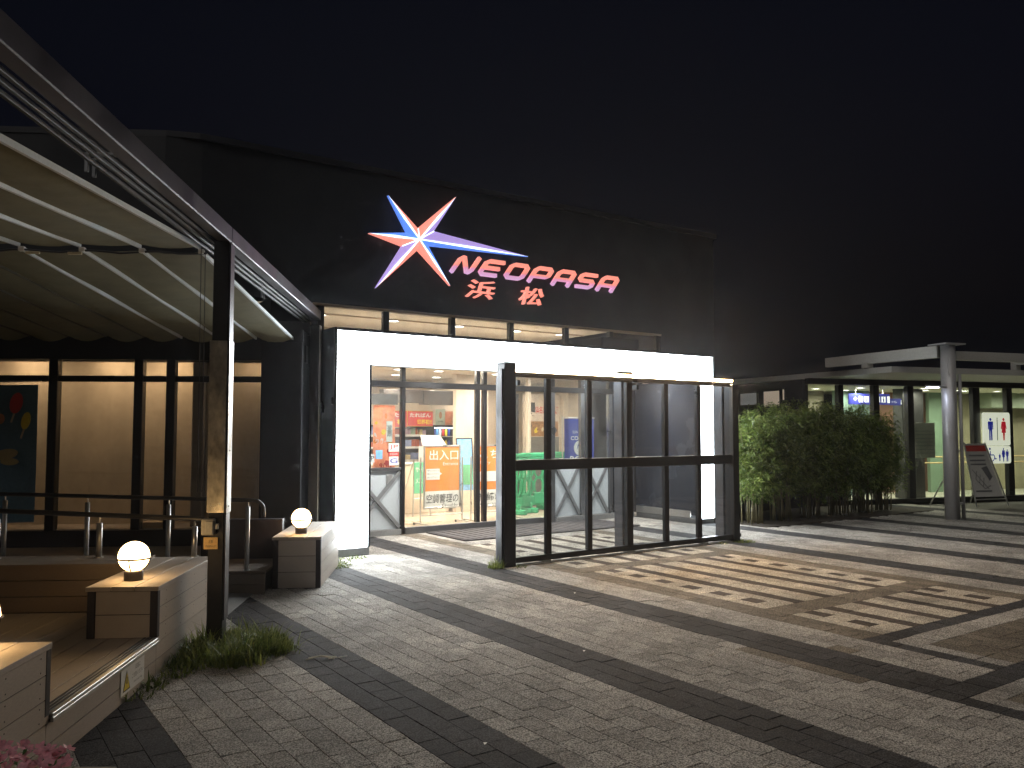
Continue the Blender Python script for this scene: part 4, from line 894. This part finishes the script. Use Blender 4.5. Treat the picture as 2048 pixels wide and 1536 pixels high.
# flower trough at the lower left
t = thing('flower_trough','pink flowers in a pale trough at the bottom left corner','flower trough','W',(-1.85,2.6,0))
tr = M().box(-2.5,-1.30,2.42,2.44,0,.44,.006).box(-2.5,-1.30,2.71,2.73,0,.44,.006).box(-1.32,-1.30,2.44,2.71,0,.44,.004).box(-2.5,-2.48,2.44,2.71,0,.44,.004).box(-2.52,-1.28,2.40,2.425,.43,.46,.006).box(-2.52,-1.28,2.725,2.75,.43,.46,.006).box(-1.305,-1.28,2.425,2.725,.43,.46,.006)
part(t,'box',tr,pm('trough_stone',(.35,.31,.26),.8,0,.2,5,60,bump=.4)); part(t,'soil',M().box(-2.48,-1.32,2.44,2.71,.3,.41),soil)
fl = M(); lf = M()
for _ in range(300):
    x = rnd.uniform(-2.45,-1.4); y = rnd.uniform(2.43,2.74); z = .5+.07*rnd.random()+.02*math.sin(x*9)
    nx, ny = rnd.gauss(0,.4), rnd.gauss(-.3,.4); nz = Vector((nx,ny,1)).normalized(); u = nz.orthogonal().normalized(); v_ = nz.cross(u)
    for k in range(5):
        a = 2*PI*k/5+rnd.random()*.4; d = u*math.cos(a)+v_*math.sin(a); e = nz.cross(d); R = rnd.uniform(.013,.022); c = Vector((x,y,z))
        fl.add([c,c+d*R*.7+e*R*.5+nz*R*.3,c+d*R*1.25+nz*R*.5,c+d*R*.7-e*R*.5+nz*R*.3],[(0,1,2,3)])
for _ in range(420):
    x = rnd.uniform(-2.47,-1.36); y = rnd.uniform(2.42,2.74); z = .43+.12*rnd.random()
    a = rnd.random()*6.28; R = rnd.uniform(.015,.03); d = Vector((math.cos(a),math.sin(a),rnd.uniform(-.2,.6))); e = Vector((-math.sin(a),math.cos(a),0))*.45; c = Vector((x,y,z))
    lf.add([c,c+(d+e)*R*.6,c+d*R*1.4,c+(d-e)*R*.6],[(0,1,2,3)])
part(t,'blossoms',fl,pink,kind='stuff'); part(t,'leaves',lf,leaf_flower,kind='stuff')

# ================================================================== bamboo hedge (F frame)
struct('planting_bed',M().box(10.95,15.9,8.62,10.4,-.03,.01),soil,'F')
solo('planter_wall',M().box(10.95,15.9,10.42,10.6,0,.34,.01).box(10.93,15.92,10.4,10.62,.34,.37,.008),pm('planter_dark',(.03,.03,.033),.5),'low dark planter wall behind the bamboo hedge','planter wall','F',(12.8,10.5,0))
def bamboo(x, y, h, seed, label):
    r = random.Random(seed); t = thing('bamboo_plant',label,'bamboo','F',(x,y,.01),'bamboo plants of the hedge')
    st = M(); lf = M(); tops = []
    for k in range(13):
        a = r.random()*6.28; rr = r.uniform(.02,.2); bx, by = x+rr*math.cos(a), y+rr*math.sin(a); hh = h*r.uniform(.6,.96)
        lx, ly = r.gauss(0,.11), r.gauss(0,.11); pts = [(bx+lx*f_*f_+.012*math.sin(f_*9+k),by+ly*f_*f_,.01+hh*f_) for f_ in (0,.2,.4,.6,.8,1)]
        st.tube(pts,[.012,.011,.009,.007,.005,.002],6); tops.append(pts)
    part(t,'stems',st,stem_m,True)
    for _ in range(760):
        pts = r.choice(tops); f_ = r.uniform(.2,1)**.75; i = min(4,int(f_*5)); p = Vector(pts[i]).lerp(Vector(pts[i+1]),f_*5-i)
        a = r.random()*6.28; rad = r.uniform(.03,.34)*(1.1-.5*abs(f_-.6)); c = p+Vector((rad*math.cos(a),rad*math.sin(a),r.gauss(0,.05)))
        if c.z < .2+.22*r.random(): continue
        for k in range(14):
            b = a+r.gauss(0,1.1); ln = r.uniform(.06,.12); d = Vector((math.cos(b),math.sin(b),r.gauss(-.25,.5))).normalized(); s_ = d.cross(Vector((r.gauss(0,.5),r.gauss(0,.5),1))).normalized()*ln*.1
            o = c+Vector((r.gauss(0,.035),r.gauss(0,.035),r.gauss(0,.035)))
            lf.add([o,o+d*ln*.4+s_,o+d*ln+Vector((0,0,-.012)),o+d*ln*.4-s_],[(0,1,2,3)])
    part(t,'crown',lf,bamboo_m)
pos = [(11.15,9.15,1.98),(11.5,9.4,2.1),(11.9,9.12,2.02),(12.3,9.42,2.12),(12.7,9.12,2.05),(13.1,9.42,2.18),(13.5,9.12,2.1),(13.9,9.4,2.14),(14.3,9.12,2.04),(14.7,9.4,2.0),(15.05,9.15,1.9)]
for i, (x, y, h) in enumerate(pos): bamboo(x,y,h,100+i,'leafy bamboo plant in the hedge right of the screen, %s' % ordl(i,len(pos)))

# ================================================================== restroom building (R frame)
t = thing('restroom_building','glazed restroom building with pale flat roof at the right','building','R',(14,14.23,0))
YR = 14.23; cream_g = pm('restroom_ceiling',(.72,.72,.58),.8,0,.05)
pale_roof = pm('pale_roof_metal',(.5,.5,.47),.5,.1,.12,1.2,30)
part(t,'roof',M().add([(11.36,12.2,2.62),(25,12.2,2.62),(25,18,2.62),(10.7,18,2.62),(11.36,12.2,2.73),(25,12.2,2.73),(25,18,2.73),(10.7,18,2.73)],[(0,3,2,1),(4,5,6,7),(0,1,5,4),(1,2,6,5),(2,3,7,6),(3,0,4,7)]),pale_roof)
part(t,'soffit_band',M().box(11.0,25,14.05,14.2,2.5,2.619,.005),black_metal)
for x0, x1 in [(11.02,11.12),(11.81,12.0),(12.71,12.92),(13.61,13.83),(15.42,15.67),(16.4,16.62),(17.8,18.0)]: part(t,'mullion',M().box(x0,x1-.06,YR-.06,YR+.06,.1,2.5,.005),black_metal)
part(t,'base',M().box(11.0,25,YR-.08,YR+.1,0,.1,.005),black_metal)
edges = [11.06,11.94,12.86,13.77,15.61,16.56,17.94,20]; starts = [11.81,12.71,13.61,15.42,16.4,17.8,19.9]
for a, b in zip(edges,starts): part(t,'window_pane',M().box(a+.001,b-.001,YR-.004,YR+.004,.101,2.499),glass)
part(t,'ceiling',M().box(11.05,25,YR+.06,18,2.5,2.56),cream_g)
part(t,'floor',M().box(11.05,25,YR+.1,18,.0,.02),pm('restroom_floor',(.5,.5,.4),.4,0,.08))
part(t,'back_wall',M().box(11.0,13.4,16.6,16.7,.02,2.5),pm('wall_olive',(.3,.28,.18),.6)); part(t,'back_wall',M().box(13.4,14.4,16.2,16.3,.02,2.5),pm('wall_teal',(.2,.3,.26),.6))
part(t,'back_wall',M().box(14.4,16.8,16.6,16.7,.02,2.5),pm('wall_rust',(.26,.14,.09),.6)); part(t,'back_wall',M().box(16.3,17.2,16.3,16.4,.02,2.5),pm('wall_green',(.16,.25,.17),.6)); part(t,'back_wall',M().box(17.2,25,16.6,16.7,.02,2.5),pm('wall_olive',(.3,.28,.18),.6))
part(t,'side_wall',M().box(10.95,11.03,YR,18,.0,2.6),dark_wall); part(t,'rear_wall',M().box(10.95,25,17.95,18.05,0,2.6),dark_wall)
part(t,'dark_pillar',M().box(14.25,14.85,15.0,15.3,.02,2.5,.01),pm('pillar_dark',(.03,.03,.03),.5)); part(t,'counter',M().box(11.7,13.4,15.9,16.2,.02,.75,.01),pm('counter_olive',(.22,.22,.15),.5))
part(t,'bulkhead',M().box(17.9,25,15.9,16.5,2.12,2.5,.01),pm('bulkhead_green',(.28,.34,.25),.6)); 
for z in (.78,.92): part(t,'grab_rail',M().tube([(13.5,15.6,z),(25,15.6,z)],.018,8),pm('rail_wood',(.5,.38,.18),.4))
for x in (14.0,16.0,17.0): part(t,'rail_post',M().tube([(x,15.6,.02),(x,15.6,.92)],.015,8),alu)
rl = [(18.3,15.0),(19.4,15.3),(20.3,14.9),(21.4,15.2),(18.8,16.0),(14.6,14.7),(11.6,15.2),(12.3,15.5),(13.0,14.9),(13.6,15.1),(13.45,15.9),(15.3,15.4),(16.0,15.1),(16.4,15.3),(17.3,15.2),(12.0,16.2)]
for i, (x, y) in enumerate(sorted(rl)):
    d = thing('ceiling_light','round downlight in the restroom ceiling, %s' % ordl(i,len(rl)),'ceiling light','R',(x,y,2.5),'downlights in the restroom')
    part(d,'lens',M().lathe([(0,-.008),(.09,-.008),(.09,-.002)],(x,y,2.5),16),em('restroom_lens',(1,1,.82),9)); part(d,'rim',M().lathe([(.091,0),(.091,-.014),(.11,-.014),(.11,0)],(x,y,2.5),16),white)
    lamp(d,'R',(x,y,2.47),14,.16,(1,.98,.76))
# blue hanging sign
t = thing('direction_sign','blue hanging direction sign with white pictograms in the restroom hall','sign','R',(13.4,15.03,2.12))
part(t,'panel',M().box(12.8,13.93,15.03,15.06,2.13,2.37,.006),em('blue_sign_lit',(.03,.035,.24),.7)); part(t,'panel',M().box(13.94,14.7,15.03,15.06,2.12,2.27,.006),em('blue_sign_dim',(.02,.025,.16),.6))
wl = em('sign_white_lit',(.9,.92,.85),.9)
text(t,'←',12.93,13.03,2.22,2.3,15.026,wl,.02)
for k in range(5):
    pc = part(t,'pictogram',M().rect(13.07+k*.155,13.07+k*.155+.115,2.18,2.31,15.027),wl); part(pc,'figure',M().disc(13.127+k*.155,2.285,.014,.014,15.025,12).rect(13.11+k*.155,13.145+k*.155,2.19,2.265,15.025),blue)
part(t,'pictogram',M().rect(13.85,13.92,2.17,2.32,15.026),wl); text(t,'トイレ',13.98,14.12,2.17,2.22,15.026,wl); part(t,'figure',M().disc(14.25,2.22,.02,.02,15.026,12).rect(14.23,14.27,2.14,2.195,15.026),wl)
part(t,'hanger',M().tube([(13.0,15.045,2.37),(13.0,15.045,2.5)],.008,6).tube([(13.75,15.045,2.37),(13.75,15.045,2.5)],.008,6),alu)
# pictogram signs
def man(g, cx, z0, h, y, dress=False):
    s = h
    g.disc(cx,z0+.93*s,.062*s,.066*s,y,20)
    if not dress:
        g.prism([(cx-.15*s,z0+.84*s),(cx+.15*s,z0+.84*s),(cx+.155*s,z0+.5*s),(cx+.11*s,z0+.48*s),(cx+.1*s,z0+.72*s),(cx+.092*s,z0+.72*s),(cx+.09*s,z0),(cx+.02*s,z0),(cx+.008*s,z0+.44*s),(cx-.008*s,z0+.44*s),(cx-.02*s,z0),(cx-.09*s,z0),(cx-.092*s,z0+.72*s),(cx-.1*s,z0+.72*s),(cx-.11*s,z0+.48*s),(cx-.155*s,z0+.5*s)],y,y+.002)
    else:
        g.prism([(cx-.11*s,z0+.84*s),(cx+.11*s,z0+.84*s),(cx+.17*s,z0+.52*s),(cx+.12*s,z0+.5*s),(cx+.075*s,z0+.68*s),(cx+.13*s,z0+.34*s),(cx+.055*s,z0+.34*s),(cx+.04*s,z0),(cx+.008*s,z0),(cx,z0+.33*s),(cx-.008*s,z0),(cx-.04*s,z0),(cx-.055*s,z0+.34*s),(cx-.13*s,z0+.34*s),(cx-.075*s,z0+.68*s),(cx-.12*s,z0+.5*s),(cx-.17*s,z0+.52*s)],y,y+.002)
    return g
lit_white = em('backlit_sign_face',(.72,.76,.6),.5)
def rrect(x0,x1,z0,z1,r): 
    p = []
    for cx,cz,a0 in ((x1-r,z0+r,-PI/2),(x1-r,z1-r,0),(x0+r,z1-r,PI/2),(x0+r,z0+r,PI)): p += [(cx+r*math.cos(a0+k*PI/8),cz+r*math.sin(a0+k*PI/8)) for k in range(5)]
    return p
t = thing('restroom_sign','backlit white sign with blue man and red woman figures','sign','R',(15.98,14.1,1.21))
part(t,'panel',M().prism(rrect(15.60,16.36,1.215,1.95,.05),14.08,14.13),lit_white)
part(t,'figure',man(M(),15.79,1.33,.5,14.076),em('sign_ink_blue',(.01,.02,.3),.3)); part(t,'figure',man(M(),16.17,1.33,.5,14.076,True),em('sign_ink_red',(.42,.008,.02),.4)); part(t,'divider',M().rect(15.975,15.995,1.33,1.84,14.077),ink)
t = thing('accessible_sign','backlit white sign with blue wheelchair and family figures below the restroom sign','sign','R',(15.98,14.1,.82))
bi = MATS['sign_ink_blue']
part(t,'panel',M().prism(rrect(15.60,16.36,.82,1.205,.05),14.08,14.13),lit_white)
wc = M().disc(15.75,1.145,.025,.027,14.077,14).ribbon([(15.76,1.1),(15.765,1.01),(15.86,1.01),(15.9,.92),(15.94,.925)],.022,14.076,14.078)
wc.ribbon([(15.79+.085*math.cos(a),.955+.085*math.sin(a)) for a in [PI*(.62+k*.11) for k in range(13)]],.018,14.0755,14.0775)
part(t,'wheelchair_figure',wc,bi)
part(t,'family_figure',man(M(),16.03,.87,.17,14.077),bi); part(t,'family_figure',man(M(),16.14,.86,.3,14.077,True),bi); part(t,'family_figure',man(M(),16.25,.86,.27,14.077),bi)
# canopy column with beams
t = thing('canopy_column','round grey steel canopy column with a bracket beam in front of the restrooms','column','R',(11.9,11.44,0))
cg = pm('column_grey',(.5,.5,.51),.42,.3,.1,3,40)
part(t,'shaft',M().tube([(11.9,11.44,0),(11.9,11.44,3.06)],.122,28),cg,True); part(t,'cap_plate',M().box(11.66,12.12,11.25,11.65,3.061,3.085,.004),cg)
part(t,'beam',M().box(12.03,21,11.37,11.51,2.8,2.955,.006),pale_roof)
part(t,'beam',M().add([(11.72,11.5,2.84),(11.84,11.56,2.84),(11.1,13.6,2.8),(10.98,13.54,2.8),(11.72,11.5,3.055),(11.84,11.56,3.055),(11.1,13.6,2.98),(10.98,13.54,2.98)],[(0,3,2,1),(4,5,6,7),(0,1,5,4),(1,2,6,5),(2,3,7,6),(3,0,4,7)]),pale_roof)
part(t,'strut',M().box(11.25,11.4,12.7,12.85,2.735,2.84,.004).box(14.5,14.62,12.3,12.42,2.735,2.84).box(14.5,14.6,11.52,12.42,2.84,2.9),pale_roof)
part(t,'drain_pipe',M().tube([(12.13,11.42,.0),(12.13,11.42,2.55)],.03,12),cg,True); part(t,'wire',M().tube([(11.8,11.33,2.85),(11.76,11.32,2.7),(11.78,11.33,2.6),(11.83,11.34,2.5)],.008,6),cg)
for z in (.25,2.2): part(t,'pipe_bracket',M().box(12.0,12.14,11.4,11.44,z,z+.04,.003),cg)
d = thing('flood_light','small lit flood lamp on the side of the canopy column','lamp','R',(11.62,11.4,2.3))
part(d,'arm',M().box(11.64,11.8,11.38,11.42,2.3,2.33,.004),cg); part(d,'head',M().box(11.38,11.64,11.34,11.46,2.305,2.34,.01),cg); part(d,'lens',M().box(11.4,11.6,11.35,11.45,2.295,2.304,.002),em('flood_lens',(.75,.8,1.),14))
# A-frame board
t = thing('a_frame_board','grey A-frame notice board standing behind the canopy column','notice board','R',(14.3,13.3,0))
def af(x,z,o=0.): return (x,13.02+.28*z/1.3+o,z)
part(t,'board',M().add([af(14.17,.2),af(14.95,.2),af(14.72,1.28),af(14.2,1.28),af(14.17,.2,.015),af(14.95,.2,.015),af(14.72,1.28,.015),af(14.2,1.28,.015)],[(0,1,2,3),(4,7,6,5),(0,4,5,1),(1,5,6,2),(2,6,7,3),(3,7,4,0)]),pm('board_pale',(.62,.62,.6),.5,0,.08))
part(t,'header',M().add([af(14.2,1.12,-.004),af(14.75,1.12,-.004),af(14.71,1.24,-.004),af(14.2,1.24,-.004)],[(0,1,2,3)]),red)
for z in (1.02,.92,.84,.3): part(t,'text_line',M().add([af(14.24,z,-.004),af(14.66,z,-.004),af(14.66,z+.03,-.004),af(14.24,z+.03,-.004)],[(0,1,2,3)]),grey_bar)
mp_ = M()
for a, b in [((14.25,.75),(14.6,.35)),((14.36,.72),(14.3,.55)),((14.44,.65),(14.38,.48)),((14.52,.58),(14.46,.4)),((14.3,.55),(14.5,.36)),((14.5,.36),(14.66,.42))]:
    d_ = (Vector(b)-Vector(a)).normalized(); n_ = Vector((-d_.y,d_.x))*.008; mp_.add([af(a[0]+n_.x,a[1]+n_.y,-.004),af(b[0]+n_.x,b[1]+n_.y,-.004),af(b[0]-n_.x,b[1]-n_.y,-.004),af(a[0]-n_.x,a[1]-n_.y,-.004)],[(0,1,2,3)])
mp_.add([af(14.5,.78,-.004),af(14.66,.82,-.004),af(14.76,.6,-.004),af(14.66,.52,-.004)],[(0,1,2,3)])
part(t,'map_print',mp_,grey_bar)
for a, b in [((14.15,13.0),(14.19,13.3)),((15.0,13.0),(14.74,13.3))]: part(t,'leg',M().tube([(a[0],a[1],.01),(b[0],b[1],1.3)],.016,8),alu)
for a, b in [((13.66,13.7),(14.19,13.32)),((14.8,13.75),(14.74,13.32))]: part(t,'leg',M().tube([(a[0],a[1],.01),(b[0],b[1],1.28)],.014,8),alu)
part(t,'cross_bar',M().tube([(14.16,13.04,.15),(14.97,13.04,.15)],.012,8),alu)
t = thing('notice_sheet','pale notice sheet behind the glass left of the canopy column','notice','R',(14.0,14.4,.95))
part(t,'sheet',M().box(13.95,14.55,14.4,14.41,.95,1.72,.002),pm('notice_pale',(.42,.44,.38),.6))
for k in range(7): part(t,'text_line',M().rect(14.0,14.5,1.05+k*.08,1.065+k*.08,14.398),grey_bar)
t = thing('wall_notice','small square cream notice inside on the rust coloured wall','notice','R',(15.2,15.4,1.3)); part(t,'sheet',M().box(15.95,16.15,16.56,16.58,1.35,1.62,.003),pm('notice_cream',(.75,.68,.5),.5)); part(t,'print',M().rect(16.0,16.1,1.42,1.55,16.558),white)
t = thing('glass_partition','clear partition with a slim post inside the restroom hall','partition','R',(16.1,14.8,.02)); part(t,'pane',M().box(15.7,16.35,14.8,14.81,.02,.8),glass); part(t,'post',M().tube([(16.05,14.8,.02),(16.05,14.8,.82)],.014,8),alu)

# side windows of the restroom building, above the hedge
t = [o for o in bpy.data.objects if o.name == 'restroom_building'][0]
fwm = em('side_window_lit',(.9,.72,.55),.16); fwd = em('side_window_dim',(.8,.85,.8),.05)
for y0, y1, z0, z1, m_ in [(15.77,16.38,2.13,2.39,fwd),(14.95,15.49,2.07,2.4,fwm),(14.78,14.82,2.2,2.42,fwm)]:
    wn = part(t,'side_window',M().box(10.925,10.949,y0-.03,y1+.03,z0-.03,z1+.03,.003),black_metal); part(wn,'pane',M().box(10.918,10.9245,y0,y1,z0,z1),m_)

# thin haze added to imitate lens glow and lifted darks
hm, N, L, b = new_mat('lens_glow_haze'); N.remove(b); pv = N.new('ShaderNodeVolumePrincipled'); pv.inputs['Color'].default_value = (.9,.91,.97,1); pv.inputs['Density'].default_value = .0012; pv.inputs['Anisotropy'].default_value = .8
L.new(pv.outputs[0], N['Material Output'].inputs['Volume'])
hz = struct('haze', M().box(-72,72,-72,72,-1.04,6.0), hm); hz['kind'] = 'stuff'
for o in bpy.data.objects:
    if '_o' in o: del o['_o']
